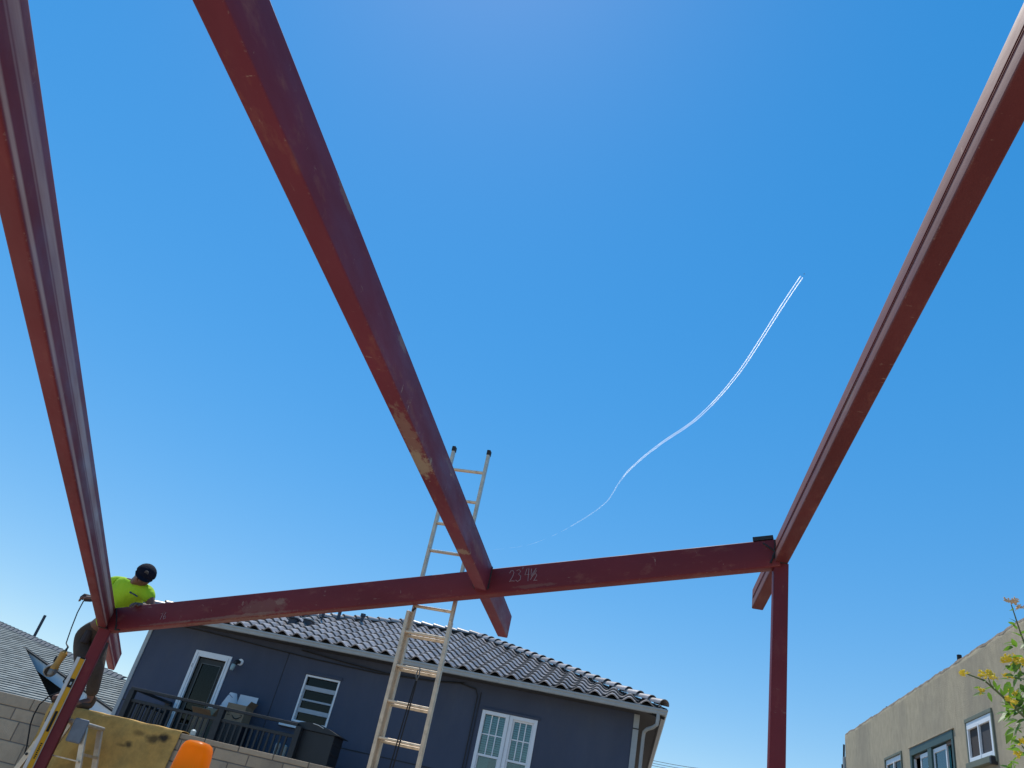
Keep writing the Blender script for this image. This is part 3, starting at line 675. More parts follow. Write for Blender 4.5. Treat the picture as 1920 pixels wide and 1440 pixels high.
b2 = cbox('cardboard_box', -10.62, -10.12, 19.05, 19.5, BZ, 3.10, (('b', .25, R(60), 'card'), ('r', .26, R(62), 'card'), ('f', .2, R(35), 'card')), 'open brown cardboard box with splayed flaps in front of the balcony door')
# white tied sack behind the boxes
rings = []
for k in range(9):
    f = k/8; zz = BZ+f*1.47; rr = (.19+.05*math.sin(f*3.0))*(1 if f < .8 else (1-(f-.8)/.2*.55))
    rings.append([(-10.10+rr*1.0*math.cos(a*math.pi/7)*(1+.10*math.sin(3*a+k)), 19.70+rr*.75*math.sin(a*math.pi/7)*(1+.08*math.cos(2*a+k*2)), zz) for a in range(14)])
bagp = MB().loft(rings).build('white_bag', MT['paper'], None, True); tag(bagp, 'bulky white bag standing between the balcony door and the brown boxes', 'bag')
MB().tube([(-10.20,19.53,3.66),(-10.10,19.525,3.70),(-10.00,19.53,3.64)], .006, 5).build('print_line', MT['logo'], bagp)
MB().tube([(-10.28,19.545,3.42),(-10.22,19.53,3.45)], .007, 5).build('print_line', MT['logo'], bagp)
# storage bin with curved lid
bn = empty('storage_bin', (-7.05, 18.62, BZ), 'black resin storage bin with rounded lid at the right end of the balcony', 'bin')
prof = [(-.50,0),(-.50,.93)] ; top = [(-.52+1.06*k/12, .93+.15*math.sin(math.pi*min(1,(k+3.2)/15))) for k in range(13)]
MB().box((-7.50, 18.30, BZ), (-6.62, 18.95, BZ+.90)).build('bin_body', MT['bin'], bn, bevel=.02)
rings = [[(-7.06+x, y, BZ+z-.02) for x, z in top] + [(-7.06+x, y, BZ+.895) for x, z in ((.54,0),(-.52,0))] for y in (18.26, 18.99)]
MB().loft(rings).build('bin_lid', MT['bin'], bn, True)
for zz in (.25, .5, .72): MB().box((-6.622, 18.36, BZ+zz), (-6.60, 18.89, BZ+zz+.05)).build('bin_rib', MT['bin'], bn)
MB().tube([(-7.2,18.25,BZ+1.045),(-7.05,18.25,BZ+1.03),(-6.92,18.25,BZ+.99)], .008, 5).build('lid_trim', MT['fascia'], bn)
for (x, lab, kk) in ((-7.98,'pale jar behind the balcony balusters, farthest left of the three',0), (-7.80,'pale round jar behind the balcony balusters, between the other two',1), (-7.64,'low pale jar behind the balcony balusters, nearest the black bin',2)):
    j = MB().tube([(x,18.55,BZ),(x,18.55,BZ+.50-.02*kk),(x,18.55,BZ+.53-.02*kk)], [.055,.06,.03], 10).build('jar', MT['jar'], None, True); tag(j, lab, 'jar', 'jars on the balcony floor')

# ------------------------------------------------------------------ block wall with a yellow canvas over it
WY, WT, WZ = 8.60, .20, 2.105
wall = empty('block_wall', (-6.2, WY+WT/2, 0), 'long grey concrete block wall below the balcony with canvas hung over part of it', 'wall')
MB().box((-22, WY+.006, 0), (3.5, WY+WT, WZ-.012)).build('mortar_bed', MT['mortar'], wall)
def blk(w_, h, d=.10):
    mb = MB(); e = .004
    vs = [(-w_/2,0,-h/2),(w_/2,0,-h/2),(w_/2,0,h/2),(-w_/2,0,h/2)]
    mb.add([(-w_/2+e,0,-h/2+e),(w_/2-e,0,-h/2+e),(w_/2-e,0,h/2-e),(-w_/2+e,0,h/2-e)]+[(x,e,z) for x,_,z in vs]+[(x,d,z) for x,_,z in vs],
           [(0,1,2,3)]+[(i,4+i,4+(i+1)%4,(i+1)%4) for i in range(4)]+[(4+i,8+i,8+(i+1)%4,4+(i+1)%4) for i in range(4)])
    return mb.mesh('block', MT['block'])
def course(xa, xb, z0, z1, W_, off, name='block', depth=.10, dy=0, cache={}):
    k0 = math.floor((xa-off)/W_); x = off+k0*W_
    while x < xb-.02:
        a, b = max(x, xa), min(x+W_, xb)
        if b-a > .03:
            key = (round(b-a, 3), round(z1-z0, 3), depth)
            if key not in cache: cache[key] = blk(b-a-.011, z1-z0-.011, depth)
            linkmesh(name, cache[key], Matrix.Translation(((a+b)/2, WY-.002+dy+random.uniform(-.0025,.0025), (z0+z1)/2)), wall)
        x += W_
XM = -5.6
course(-9.4, XM, WZ-.125, WZ+.004, .61, -9.18, 'cap_block', .21, -.004)
course(-9.4, XM, WZ-.255, WZ-.125, .406, -8.95)
z = WZ-.255; k = 0
while z > 1.0: course(-9.4, XM, z-.205, z, .406, -8.82+.203*(k % 2)); z -= .205; k += 1
course(XM, -1.6, WZ-.058, WZ+.004, .41, -5.35, 'cap_block', .21, -.004)
z = WZ-.058; k = 0
while z > 1.1: course(XM, -1.6, z-.112, z, .406, -5.2+.203*(k % 2)); z -= .112; k += 1
# far ends beyond the frame
for xa, xb in ((-22, -9.4), (-1.6, 3.5)): MB().box((xa, WY-.002, WZ-.06), (xb, WY+WT+.002, WZ+.004)).build('coping', MT['block'], wall)
# canvas
cv = MB(); nu, nv = 64, 40; CX0, CX1 = -6.50, -4.83; cols = []
def cpos(u, v):
    x = CX0+(CX1-CX0)*u; s = v*1.62     # arc length: .34 back drop, .24 over the top, rest in front
    wv = .012*math.sin(u*21+1.3*math.sin(v*5))+.008*math.sin(u*47+v*9)+.020*mnoise.noise((u*6, v*5, 3.1))
    if s < .34: y, z = WY+WT+.016, WZ-.34+s
    elif s < .58:
        t = (s-.34)/.24; y, z = WY+WT+.016-t*(WT+.032), WZ+.012+.012*math.sin(math.pi*t)+.002*math.sin(u*26)+.006*mnoise.noise((u*9, 0, 1))
    else:
        t = s-.58; y, z = WY-.020-abs(wv)*min(1, t/.15)-.018*t, WZ+.004-t*(1+.03*math.sin(u*3))
    x += .012*mnoise.noise((v*6, u*2, 9))*(1 if 0 < u < 1 else 1.5) - .02*max(0, v-.4)*(u-.5)
    return V((x, y, z))
for i in range(nu+1):
    for j in range(nv+1): cv.v.append(cpos(i/nu, j/nv))
cv.f = [(i*(nv+1)+j, (i+1)*(nv+1)+j, (i+1)*(nv+1)+j+1, i*(nv+1)+j+1) for i in range(nu) for j in range(nv)]
can = cv.build('canvas_sheet', MT['blanket'], None, True); tag(can, 'scorched yellow canvas sheet hung over the top of the block wall', 'canvas')
md = can.modifiers.new('t', 'SOLIDIFY'); md.thickness = .004
# scorch marks on it: a mask of three burnt spots in the cloth's own material
m = MT['blanket']; t_ = m.node_tree; p_ = t_.nodes['Principled BSDF']; src = p_.inputs['Base Color'].links[0].from_socket
oc = can.matrix_basis.translation if not can.parent else None
oc = WM[can.name].translation
geo = t_.nodes.new('ShaderNodeTexCoord'); nz = t_.nodes.new('ShaderNodeTexNoise'); nz.inputs['Scale'].default_value = 13; nz.inputs['Detail'].default_value = 5
t_.links.new(geo.outputs['Object'], nz.inputs['Vector'])
for (x, z, rx, rz, am) in ((-4.98, 2.02, .075, .05, .95), (-5.10, 1.99, .10, .05, .8), (-5.30, 2.01, .09, .035, .55), (-5.37, 1.88, .05, .035, .8), (-5.43, 1.86, .07, .02, .5)):
    sb = t_.nodes.new('ShaderNodeVectorMath'); sb.operation = 'SUBTRACT'; sb.inputs[1].default_value = (x-oc.x, 0, z-oc.z); t_.links.new(geo.outputs['Object'], sb.inputs[0])
    ml = t_.nodes.new('ShaderNodeVectorMath'); ml.operation = 'MULTIPLY'; ml.inputs[1].default_value = (1/rx, 0, 1/rz); t_.links.new(sb.outputs[0], ml.inputs[0])
    le = t_.nodes.new('ShaderNodeVectorMath'); le.operation = 'LENGTH'; t_.links.new(ml.outputs[0], le.inputs[0])
    ad = t_.nodes.new('ShaderNodeMath'); ad.operation = 'MULTIPLY_ADD'; ad.inputs[1].default_value = 1.6; t_.links.new(nz.outputs['Fac'], ad.inputs[0]); t_.links.new(le.outputs['Value'], ad.inputs[2])
    mr = t_.nodes.new('ShaderNodeMapRange'); mr.inputs['From Min'].default_value = 1.15; mr.inputs['From Max'].default_value = 2.0; mr.inputs['To Min'].default_value = am; mr.inputs['To Max'].default_value = 0; t_.links.new(ad.outputs[0], mr.inputs['Value'])
    mx = t_.nodes.new('ShaderNodeMix'); mx.data_type = 'RGBA'; t_.links.new(mr.outputs[0], mx.inputs[0]); t_.links.new(src, mx.inputs[6]); mx.inputs[7].default_value = (.018,.015,.012,1); src = mx.outputs[2]
t_.links.new(src, p_.inputs['Base Color'])
# small clear bottle on the coping
q = at(362, 1374, WY+.08); bo = MB().tube([(q.x,q.y,WZ+.006),(q.x,q.y,WZ+.05),(q.x,q.y,WZ+.065)], [.03,.03,.012], 10).build('plastic_cup', MT['jar'], None, True); tag(bo, 'small pale plastic cup on the coping at the right edge of the canvas', 'cup')

# ------------------------------------------------------------------ step ladder at the wall
sl2 = empty('stepladder', (-5.80, 8.22, 0), 'aluminium A-frame stepladder standing between the left post and the canvas', 'stepladder')
TX, TZ = -5.91, 1.97
def leg(x1, y1, x0, y0, wx, wy, name='rail'):
    return MB().bar((x0, y0, .01), (x1, y1, TZ-.03), wx, wy, V((0,1,0))).build(name, MT['alu'], sl2, bevel=.004)
for y in (8.08, 8.36):
    leg(TX-.09, y, TX-.64, y, .060, .028); leg(TX+.29, y, TX+.98, y, .060, .028)
for k in range(1, 7):
    f = k/7
    MB().box((TX-.64+.55*f-.05, 8.095, TZ*f-.012), (TX-.64+.55*f+.05, 8.345, TZ*f+.014)).build('step', MT['alu'], sl2, bevel=.004)
    MB().bar((TX+.98-.69*f, 8.095, TZ*f), (TX+.98-.69*f, 8.345, TZ*f), .05, .025).build('brace', MT['alu'], sl2)
cp = MB().box((TX-.13, 8.06, TZ-.03), (TX+.33, 8.38, TZ+.01)); cp.build('top_cap', MT['alu'], sl2, bevel=.012)
MB().box((TX+.17, 8.03, TZ-.20), (TX+.34, 8.06, TZ+.03)).build('hinge_plate', mat('grey blue plastic', (.14,.16,.19), .6, 9, .2), sl2, bevel=.02)
MB().box((TX-.16, 8.03, TZ-.08), (TX-.03, 8.06, TZ+.04)).build('hinge_plate', MT['rubber'], sl2, bevel=.02)
MB().bar((TX-.19, 8.05, TZ-.35), (TX+.42, 8.05, TZ-.35), .02, .012).build('spreader', MT['alu'], sl2)
for f in (.62, .80, .93): MB().tube([(TX-.64+.55*f, 8.066, TZ*f), (TX-.64+.55*f, 8.058, TZ*f)], .014, 8).build('bolt', MT['rubber'], sl2)

# ------------------------------------------------------------------ spirit level on the post
lvx, lvy = pxy.x-.030, pxy.y-.118
Lm = Matrix.Translation((lvx, lvy, 1.32)) @ Matrix.Rotation(R(70), 4, 'Z')
lev = empty('spirit_level', (lvx, lvy, 1.32), 'long yellow and grey spirit level stuck upright on the left post', 'spirit level')
def lbox(a, b, name, m, bev=0): return MB().box(a, b, Lm).build(name, MT[m], lev, bevel=bev)
LL = 1.235
lbox((-.035, -.028, 0), (.035, -.020, LL), 'front_web', 'levely') if False else None
lbox((-.030, -.018, .01), (.030, .018, LL-.01), 'body', 'levely', .002)
lbox((-.037, -.024, 0), (-.030, .032, LL), 'flange', 'levelg', .002); lbox((.030, -.024, 0), (.037, .032, LL), 'flange', 'levelg', .002)
lbox((-.026, -.0225, .93), (.026, -.017, 1.02), 'vial_window', 'black', .004)
lbox((-.010, -.0245, .955), (.008, -.0215, .985), 'vial', 'jar')
lbox((-.016, -.0205, .49), (.016, -.017, .69), 'hand_hole', 'black', .006)
lbox((-.030, -.018, LL-.006), (.030, .018, LL+.008), 'end_cap', 'black', .003)
for k in range(9): lbox((-.008, -.0195, .235+k*.017), (.008+.003*(k % 3), -.017, .246+k*.017), 'print_mark', 'black')

# ------------------------------------------------------------------ amber beacon on its pole, close to the lens
bc = empty('warning_beacon', (-1.225, 2.3, 0), 'amber warning beacon with black base just in front of the block wall', 'beacon')
rings = []
for r_, z in ((.062,1.650),(.064,1.662),(.058,1.672),(.0545,1.72),(.050,1.765),(.047,1.782),(.041,1.793),(.030,1.799),(.012,1.801)):
    rings.append([(-1.225+math.copysign(abs(math.cos(a*math.pi/16))**.62, math.cos(a*math.pi/16))*r_*.86, 2.3+math.copysign(abs(math.sin(a*math.pi/16))**.62, math.sin(a*math.pi/16))*r_*.86, z-.003) for a in range(32)])
MB().loft(rings).build('lens', amber, bc, True)
MB().tube([(-1.225,2.3,1.58),(-1.225,2.3,1.648)], .066, 20).build('beacon_base', MT['metalbase'], bc, True)
MB().tube([(-1.225,2.3,1.676),(-1.225,2.3,1.71),(-1.225,2.3,1.735)], [.036,.036,.015], 12).build('reflector', MT['toolmetal'], bc, True)
MB().tube([(-1.225,2.3,0),(-1.225,2.3,1.58)], .024, 12).build('pole', MT['metalbase'], bc, True)

# ------------------------------------------------------------------ shingled house beyond the wall
SY, SZ, ST_ = 21.0, 2.45, math.tan(R(28)); sn = V((0, -ST_, 1)).normalized(); SP = V((0, SY, SZ)); sdn = V((0, 1, ST_)).normalized()
def sp_(x, y): return onp(x, y, SP, sn)
sh = empty('shingle_house', (-20, 24, 0), 'low house with grey shingle roof and pale fascia behind the left end of the wall', 'house')
polyA = [sp_(-150,1103), sp_(45,1191.5), sp_(45,1212), sp_(95,1313), sp_(100,1330), sp_(-150,1290)]
polyB = [sp_(45,1191.5), sp_(236,1276), sp_(240,1350), sp_(212,1330), sp_(45,1212)]
def uv(p): return ((p-SP).x, (p-SP).dot(sdn))
def clip(poly, lo, hi):
    for bound, keep in ((lo, 1), (hi, -1)):
        out = []
        for i in range(len(poly)):
            a, b = poly[i], poly[(i+1) % len(poly)]; da, db = (a[1]-bound)*keep, (b[1]-bound)*keep
            if da >= 0: out.append(a)
            if da*db < 0: t = da/(da-db); out.append((a[0]+(b[0]-a[0])*t, a[1]+(b[1]-a[1])*t))
        poly = out
        if len(poly) < 3: return []
    return poly
shm = MB(); EXP = .145
for poly in (polyA, polyB):
    pu = [uv(p) for p in poly]; v0 = min(p[1] for p in pu); v1 = max(p[1] for p in pu); k = math.floor(v0/EXP)
    while k*EXP < v1:
        c = clip(pu, k*EXP, (k+1)*EXP)
        if c:
            u0, u1 = min(p[0] for p in c), max(p[0] for p in c); rnd = random.Random(k*7)
            P3 = lambda q, base=0: SP + V((q[0], 0, 0)) + sdn*q[1] + sn*(base if base else .030*(1-(q[1]-k*EXP)/EXP)+.004)
            n = len(c); vs = [P3(q) for q in c]+[P3(q, -.03) for q in c]
            shm.add(vs, [tuple(range(n)), tuple(range(2*n-1, n-1, -1))]+[(i, i+n, (i+1) % n+n, (i+1) % n) for i in range(n)])
        k += 1
sro = shm.build('roof', MT['shingle'], sh)
# tabs vary in tone
m = MT['shingle']; t_ = m.node_tree; p_ = t_.nodes['Principled BSDF']; src = p_.inputs['Base Color'].links[0].from_socket
tc = t_.nodes.new('ShaderNodeTexCoord'); mp = t_.nodes.new('ShaderNodeMapping'); mp.inputs['Scale'].default_value = (1/.30, 1/(EXP*math.cos(math.atan(ST_))), 0); t_.links.new(tc.outputs['Object'], mp.inputs[0])
wn = t_.nodes.new('ShaderNodeTexWhiteNoise'); wn.noise_dimensions = '2D'; fl = t_.nodes.new('ShaderNodeVectorMath'); fl.operation = 'FLOOR'; t_.links.new(mp.outputs[0], fl.inputs[0]); t_.links.new(fl.outputs[0], wn.inputs['Vector'])
mr = t_.nodes.new('ShaderNodeMapRange'); mr.inputs['To Min'].default_value = .72; mr.inputs['To Max'].default_value = 1.12; t_.links.new(wn.outputs['Value'], mr.inputs['Value'])
sc = t_.nodes.new('ShaderNodeVectorMath'); sc.operation = 'SCALE'; t_.links.new(src, sc.inputs[0]); t_.links.new(mr.outputs[0], sc.inputs['Scale']); t_.links.new(sc.outputs[0], p_.inputs['Base Color'])
# hip caps
a, b = sp_(-150,1103), sp_(236,1276); n = int((b-a).length/.26); cdir = (b-a).normalized(); hm = None
for k in range(n):
    p0 = a+cdir*(k*.26); p1 = p0+cdir*.29; sd_ = cdir.cross(sn).normalized()
    if hm is None:
        hb = MB(); hb.loft([[(-.13,0,.0),(0,0,.05),(.13,0,.0),(.13,0,-.02),(-.13,0,-.02)], [(-.13,.30,.025),(0,.30,.078),(.13,.30,.025),(.13,.30,.005),(-.13,.30,.005)]]); hm = hb.mesh('hip_shingle', mat('hip shingle', (.20,.20,.20), .95, 14, .2))
    linkmesh('hip_shingle', hm, Matrix.Translation(p0+sn*.02) @ Matrix((sd_, cdir, sn)).transposed().to_4x4(), sro)
# roof behind the hip, fascia and wall under the cut-back eave
MB().add([a, b, b+V((3,9,-5)), a+V((0,14,-6))], [(0,1,2,3)]).build('back_roof', MT['shingle'], sh)
f0, f1 = sp_(46,1213.5), sp_(226,1341)
fd = (f1-f0).normalized(); fn = V((fd.y, -fd.x, 0)).normalized(); fn = fn if fn.y < 0 else -fn
L = (f1-f0).length; fwid = .30
for s0, s1 in ((0, .30), (.305, .70), (.705, 1.0)):
    p0, p1 = f0.lerp(f1, s0), f0.lerp(f1, s1); mb = MB()
    vs = [p0-V((0,0,.05)), p1-V((0,0,.05)), p1-V((0,0,.05+fwid)), p0-V((0,0,.05+fwid))]
    mb.add(vs+[q-fn*.04 for q in vs], [(0,1,2,3),(4,7,6,5),(0,4,5,1),(1,5,6,2),(2,6,7,3),(3,7,4,0)]).build('fascia_board', MT['white'], sh)
MB().bar(f0+fn*.03-V((0,0,.02)), f1+fn*.03-V((0,0,.02)), .06, .05).build('drip_edge', MT['black'], sh)
w0, w1 = f0-fn*.5-V((0,0,.25)), f1-fn*.5-V((0,0,.25))
MB().add([w0, w1, V((w1.x, w1.y, 0)), V((w0.x, w0.y, 0)), f0-V((0,0,.3)), f1-V((0,0,.3))], [(0,1,2,3), (0,4,5,1)]).build('wall', mat('blue grey siding', (.060,.075,.085), .9), sh)
A4 = sp_(95,1313)
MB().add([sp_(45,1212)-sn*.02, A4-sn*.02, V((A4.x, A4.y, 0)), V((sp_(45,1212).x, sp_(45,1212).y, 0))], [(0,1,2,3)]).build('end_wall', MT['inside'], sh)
MB().add([V((-30,SY-.4,0)), V((A4.x,SY-.4+0,0)), V((A4.x,SY-.4,2.1)), V((-30,SY-.4,2.1))], [(0,1,2,3)]).build('wall', mat('pale siding', (.3,.3,.28), .9), sh)
p0 = sp_(51,1191)+V((0,.35,-.1)); MB().tube([p0, p0+V((0,0,.92))], .05, 8).build('vent_pipe', MT['vent'], sh)

# ------------------------------------------------------------------ tan apartment building on the right
AX, AY0, AY1, AZ = 6.461, 6.0, 27.0, 7.06
ap = empty('apartment_building', (AX+5, (AY0+AY1)/2, 0), 'weathered tan stucco apartment building with stained uneven parapet', 'building')
rooms = None; wm = MB()
AW = [(16.15,17.35,5.03,5.78), (18.10,20.87,4.55,5.79), (21.56,22.86,5.0,5.78)]
wallmesh(wm, 'y', AX, AY0, AY1, 0, AZ-.10, AW, .12)
for x0, y0, x1, y1 in ((AX,AY1,AX+10,AY1), (AX+10,AY1,AX+10,AY0), (AX+10,AY0,AX,AY0)): wm.add([(x0,y0,0),(x1,y1,0),(x1,y1,AZ-.1),(x0,y0,AZ-.1)], [(0,1,2,3)])
wm.build('wall', MT['stucco2'], ap)
for h in AW:
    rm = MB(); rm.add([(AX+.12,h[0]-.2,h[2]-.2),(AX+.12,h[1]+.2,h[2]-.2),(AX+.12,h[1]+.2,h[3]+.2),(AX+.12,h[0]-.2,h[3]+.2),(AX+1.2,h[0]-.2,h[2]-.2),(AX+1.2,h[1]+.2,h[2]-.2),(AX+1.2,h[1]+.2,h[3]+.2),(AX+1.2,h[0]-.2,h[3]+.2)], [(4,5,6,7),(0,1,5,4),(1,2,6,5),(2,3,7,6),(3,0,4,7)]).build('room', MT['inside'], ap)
MB().add([(AX+.2,AY0+.1,AZ-.35),(AX+9.9,AY0+.1,AZ-.35),(AX+9.9,AY1-.1,AZ-.35),(AX+.2,AY1-.1,AZ-.35)], [(0,1,2,3)]).build('roof', MT['cap'], ap)
# uneven parapet edge
pm = MB(); n = 150; rg = []
for k in range(n+1):
    y = AY0+(AY1-AY0)*k/n; j = .025*mnoise.noise((y*1.3, 0, 0))+.022*mnoise.noise((y*5, 2, 0))+.018*mnoise.noise((y*14, 5, 0)); o_ = .007*mnoise.noise((y*4, 7, 1))+.002
    rg.append([(AX, y, AZ-.10), (AX-.001+o_*.5, y, AZ-.045+j), (AX+.03, y, AZ+j), (AX+.19, y, AZ-.01+j*.7), (AX+.20, y, AZ-.10)])
pm.loft(rg).build('parapet', MT['stucco2'], ap, True)
cm = MB(); rg = []
for k in range(n+1):
    y = AY0+(AY1-AY0)*k/n; j = .025*mnoise.noise((y*1.3, 0, 0))+.022*mnoise.noise((y*5, 2, 0))+.018*mnoise.noise((y*14, 5, 0)); e2 = .5+.5*mnoise.noise((y*2.2, 11, 0)); d = .018*max(0, e2-.25)
    rg.append([(AX+.002-d*.8, y, AZ-.035+j-d*2.2), (AX+.015-d*.6, y, AZ+.004+j+d*.5), (AX+.20, y, AZ+.004+j*.7), (AX+.20, y, AZ-.04)])
cm.loft(rg).build('coping', MT['cap'], ap, True)
# right window: white slider with green-grey surround and deep sill
def bx(y0, y1, z0, z1, x0, x1, name, m, par, bev=.004): return MB().box((x0, y0, z0), (x1, y1, z1)).build(name, MT[m] if isinstance(m, str) else m, par, bevel=bev)
y0, y1, z0, z1 = AW[0]
f = MB(); f.box((AX-.035, y0-.05, z1), (AX+.03, y1+.05, z1+.075)); f.box((AX-.03, y0-.055, z0-.10), (AX+.03, y0-.0, z1)); f.box((AX-.03, y1, z0-.10), (AX+.03, y1+.045, z1))
wf = f.build('window', MT['green2'], ap, bevel=.006)
fr = MB(); fr.box((AX-.02, y0+.002, z1-.13), (AX+.07, y1-.002, z1-.002)); fr.box((AX-.019, y0+.002, z0), (AX+.07, y0+.10, z1-.13)); fr.box((AX-.019, y1-.055, z0), (AX+.07, y1-.002, z1-.13)); fr.box((AX-.021, y0+.10, z0), (AX+.07, y1-.055, z0+.10))
fr.build('window_frame', MT['white'], wf, bevel=.005)
ym = y0+.52*(y1-y0)
bx(ym-.02, ym+.02, z0+.04, z1-.09, AX-.028, AX+.05, 'mullion', 'white', wf)
bx(y0+.10, y1-.055, z0+.10, z1-.13, AX+.030, AX+.036, 'pane', 'dglass', wf, 0)
bx(y0+.10, ym-.02, z0+.10, z1-.13, AX+.015, AX+.019, 'pane_screen', 'screen', wf, 0); bx(ym+.02, y1-.055, z0+.10, z1-.13, AX+.020, AX+.024, 'pane_screen', mat('brown pane cover', (.045,.036,.032), .8, 30, .15), wf, 0)  # far sheet is added, to darken the pane and hide its sky reflection
bx(y0-.02, y1+.0, z0-.115, z0-.002, AX-.10, AX+.05, 'window_sill', 'green2', wf, .008)
bx(y0-.03, y0+.05, z0-.15, z0-.02, AX-.11, AX-.0, 'sill_bracket', 'conduit', wf, .008)
# middle pair with green frame and teal curtains
y0, y1, z0, z1 = AW[1]
f = MB(); f.box((AX-.025, y0, z1-.17), (AX+.08, y1, z1+.0)); f.box((AX-.024, y0, z0), (AX+.08, y0+.10, z1-.17)); f.box((AX-.024, y1-.12, z0), (AX+.08, y1, z1-.17)); f.box((AX-.022, 19.42, z0), (AX+.08, 19.66, z1-.17))
wf = f.build('window', MT['green'], ap, bevel=.006)
bx(y0-.06, y1+.05, z1+.0, z1+.025, AX-.04, AX+.02, 'window_head', 'stucco2', wf, .006)
for (a, b, s0, s1) in ((y0+.10, 19.42, 18.62, 19.42), (19.66, y1-.12, 19.66, 20.28)):
    f = MB(); t = .055
    f.box((AX+.02, s0, z0), (AX+.06, s0+t, z1-.20)); f.box((AX+.02, s1-t, z0), (AX+.06, s1, z1-.20)); f.box((AX+.0205, s0+t, z1-.29), (AX+.06, s1-t, z1-.20))
    f.build('sash', MT['white'], wf, bevel=.004)
    bx(s0+t, s1-t, z0, z1-.29, AX+.035, AX+.04, 'pane', 'glass', wf, 0)
    cu_ = MB(); nn = 14
    for k in range(nn): 
        ya, yb = s0+(s1-s0)*k/nn, s0+(s1-s0)*(k+1)/nn; cu_.add([(AX+.10+.012*math.sin(k*1.9), ya, z0-.1), (AX+.10+.012*math.sin((k+1)*1.9), yb, z0-.1), (AX+.10+.012*math.sin((k+1)*1.9), yb, z1-.15), (AX+.10+.012*math.sin(k*1.9), ya, z1-.15)], [(0,1,2,3)])
    cu_.build('curtain', MT['teal'], wf, True)
    f = MB(); f.box((AX+.03, a if a != s0 else s1, z1-.235), (AX+.07, s0 if a != s0 else b, z1-.17)); f.build('track', mat('bronze track', (.16,.12,.10), .6), wf)
bx(y1-.165, y1-.12, z0, z1-.17, AX+.03, AX+.07, 'jamb', 'white', wf, 0)
# small far window
y0, y1, z0, z1 = AW[2]
f = MB(); f.box((AX-.03, y0-.05, z1), (AX+.03, y1+.05, z1+.06)); f.box((AX-.029, y0-.05, z0), (AX+.03, y0, z1)); f.box((AX-.029, y1, z0), (AX+.03, y1+.04, z1))
wf = f.build('window', MT['green2'], ap, bevel=.006)
fr = MB(); fr.box((AX-.0, y0, z1-.12), (AX+.07, y1, z1-.002)); fr.box((AX+.001, y0, z0), (AX+.07, y0+.08, z1-.12)); fr.box((AX+.001, y1-.06, z0), (AX+.07, y1, z1-.12)); fr.box((AX+.002, y0+.08, z0), (AX+.07, y1-.06, z0+.08))
fr.build('window_frame', MT['white'], wf, bevel=.005)
ym = (y0+y1)/2; bx(ym-.03, ym+.03, z0+.05, z1-.08, AX-.006, AX+.05, 'mullion', 'white', wf); bx(y0+.08, y1-.06, z0+.08, z1-.12, AX+.03, AX+.036, 'pane', 'dglass', wf, 0)
# bits at the far corner and on the parapet
MB().box((AX-.05, AY1-.02, 6.05), (AX+.05, AY1+.16, 6.40)).build('meter_box', MT['fascia'], ap, bevel=.01)
MB().tube([(AX-.02, AY1+.06, AZ-.3), (AX-.03, AY1+.07, 6.4), (AX-.02, AY1+.10, 5.4)], .03, 6).build('conduit', MT['conduit'], ap)
MB().tube([(AX-.03, AY1+.18, 6.2), (AX-.03, AY1+.20, 5.2)], .05, 6).build('conduit', MT['conduit'], ap)
for (px, py, h, r_) in ((1797,1233,.20,.05), (1701,1301,.07,.04), (1663,1324,.10,.05)):
    rr = ray(px, py); q = O+rr*((AX+.1)/rr.x); MB().tube([(AX+.12, q.y, AZ-.3), (AX+.12, q.y, AZ-.02+h)], r_, 8).build('vent_pipe', MT['black'], ap)

# ------------------------------------------------------------------ power lines far off
for k, (ya, yb) in enumerate(((1424,1441), (1429,1446), (1434,1449))):
    a = O+ray(1180, ya-8)*70; b = O+ray(1420, yb+10)*60
    pts = [a.lerp(b, t/8)-V((0,0,.25*math.sin(math.pi*t/8))) for t in range(9)]
    o = MB().tube(pts, .022, 5).build('power_line', MT['wire']); tag(o, ('highest', 'middle', 'lowest')[k]+' of three thin power lines in the sky right of the gray house', 'power line', 'power lines beyond the house')

# ------------------------------------------------------------------ worker standing on the wall behind the left joint
def skinmesh(name, verts, edges, radii, m, root=0, parent=None, sub=2):
    me = bpy.data.meshes.new(name); me.from_pydata([tuple(p) for p in verts], edges, [])
    o = bpy.data.objects.new('tmp', me); COL.objects.link(o)
    o.modifiers.new('s', 'SKIN')
    if not me.skin_vertices: me.skin_vertices.new()
    sv = me.skin_vertices[0].data
    for i, r_ in enumerate(radii): sv[i].radius = (r_, r_) if not isinstance(r_, tuple) else r_
    for i in range(len(verts)): sv[i].use_root = (i == root)
    ss = o.modifiers.new('u', 'SUBSURF'); ss.levels = sub; ss.render_levels = sub
    dg = bpy.context.evaluated_depsgraph_get(); ev = o.evaluated_get(dg); m2 = bpy.data.meshes.new_from_object(ev)
    bpy.data.objects.remove(o); bpy.data.meshes.remove(me)
    c = sum((v.co for v in m2.vertices), V())/len(m2.vertices)
    if parent is None: c = V((c.x, c.y, min(v.co.z for v in m2.vertices)))
    m2.transform(Matrix.Translation(-c)); m2.materials.clear(); m2.materials.append(m); m2.name = name
    m2.polygons.foreach_set('use_smooth', [True]*len(m2.polygons))
    return linkmesh(name, m2, Matrix.Translation(c), parent)
rgt = V((ln.x, ln.y, 0)).normalized()
pel = at(176, 1184, 8.62)
bel = at(216, 1150, 8.46); che = at(241, 1114, 8.22); nkb = at(250, 1094, 8.14); hed = at(270, 1080, 8.04)
hipL = pel - rgt*.115 - V((0,0,.07)); hipR = pel + rgt*.105 - V((0,0,.07))
knL = at(154, 1246, 8.52); knR = at(181, 1256, 8.60)
anL = at(125, 1305, 8.69); anR = at(171, 1308, 8.71); anL.z = anR.z = WZ+.115
toL = anL + V((-.05,-.15,-.07)); toR = anR + V((-.03,-.15,-.07))
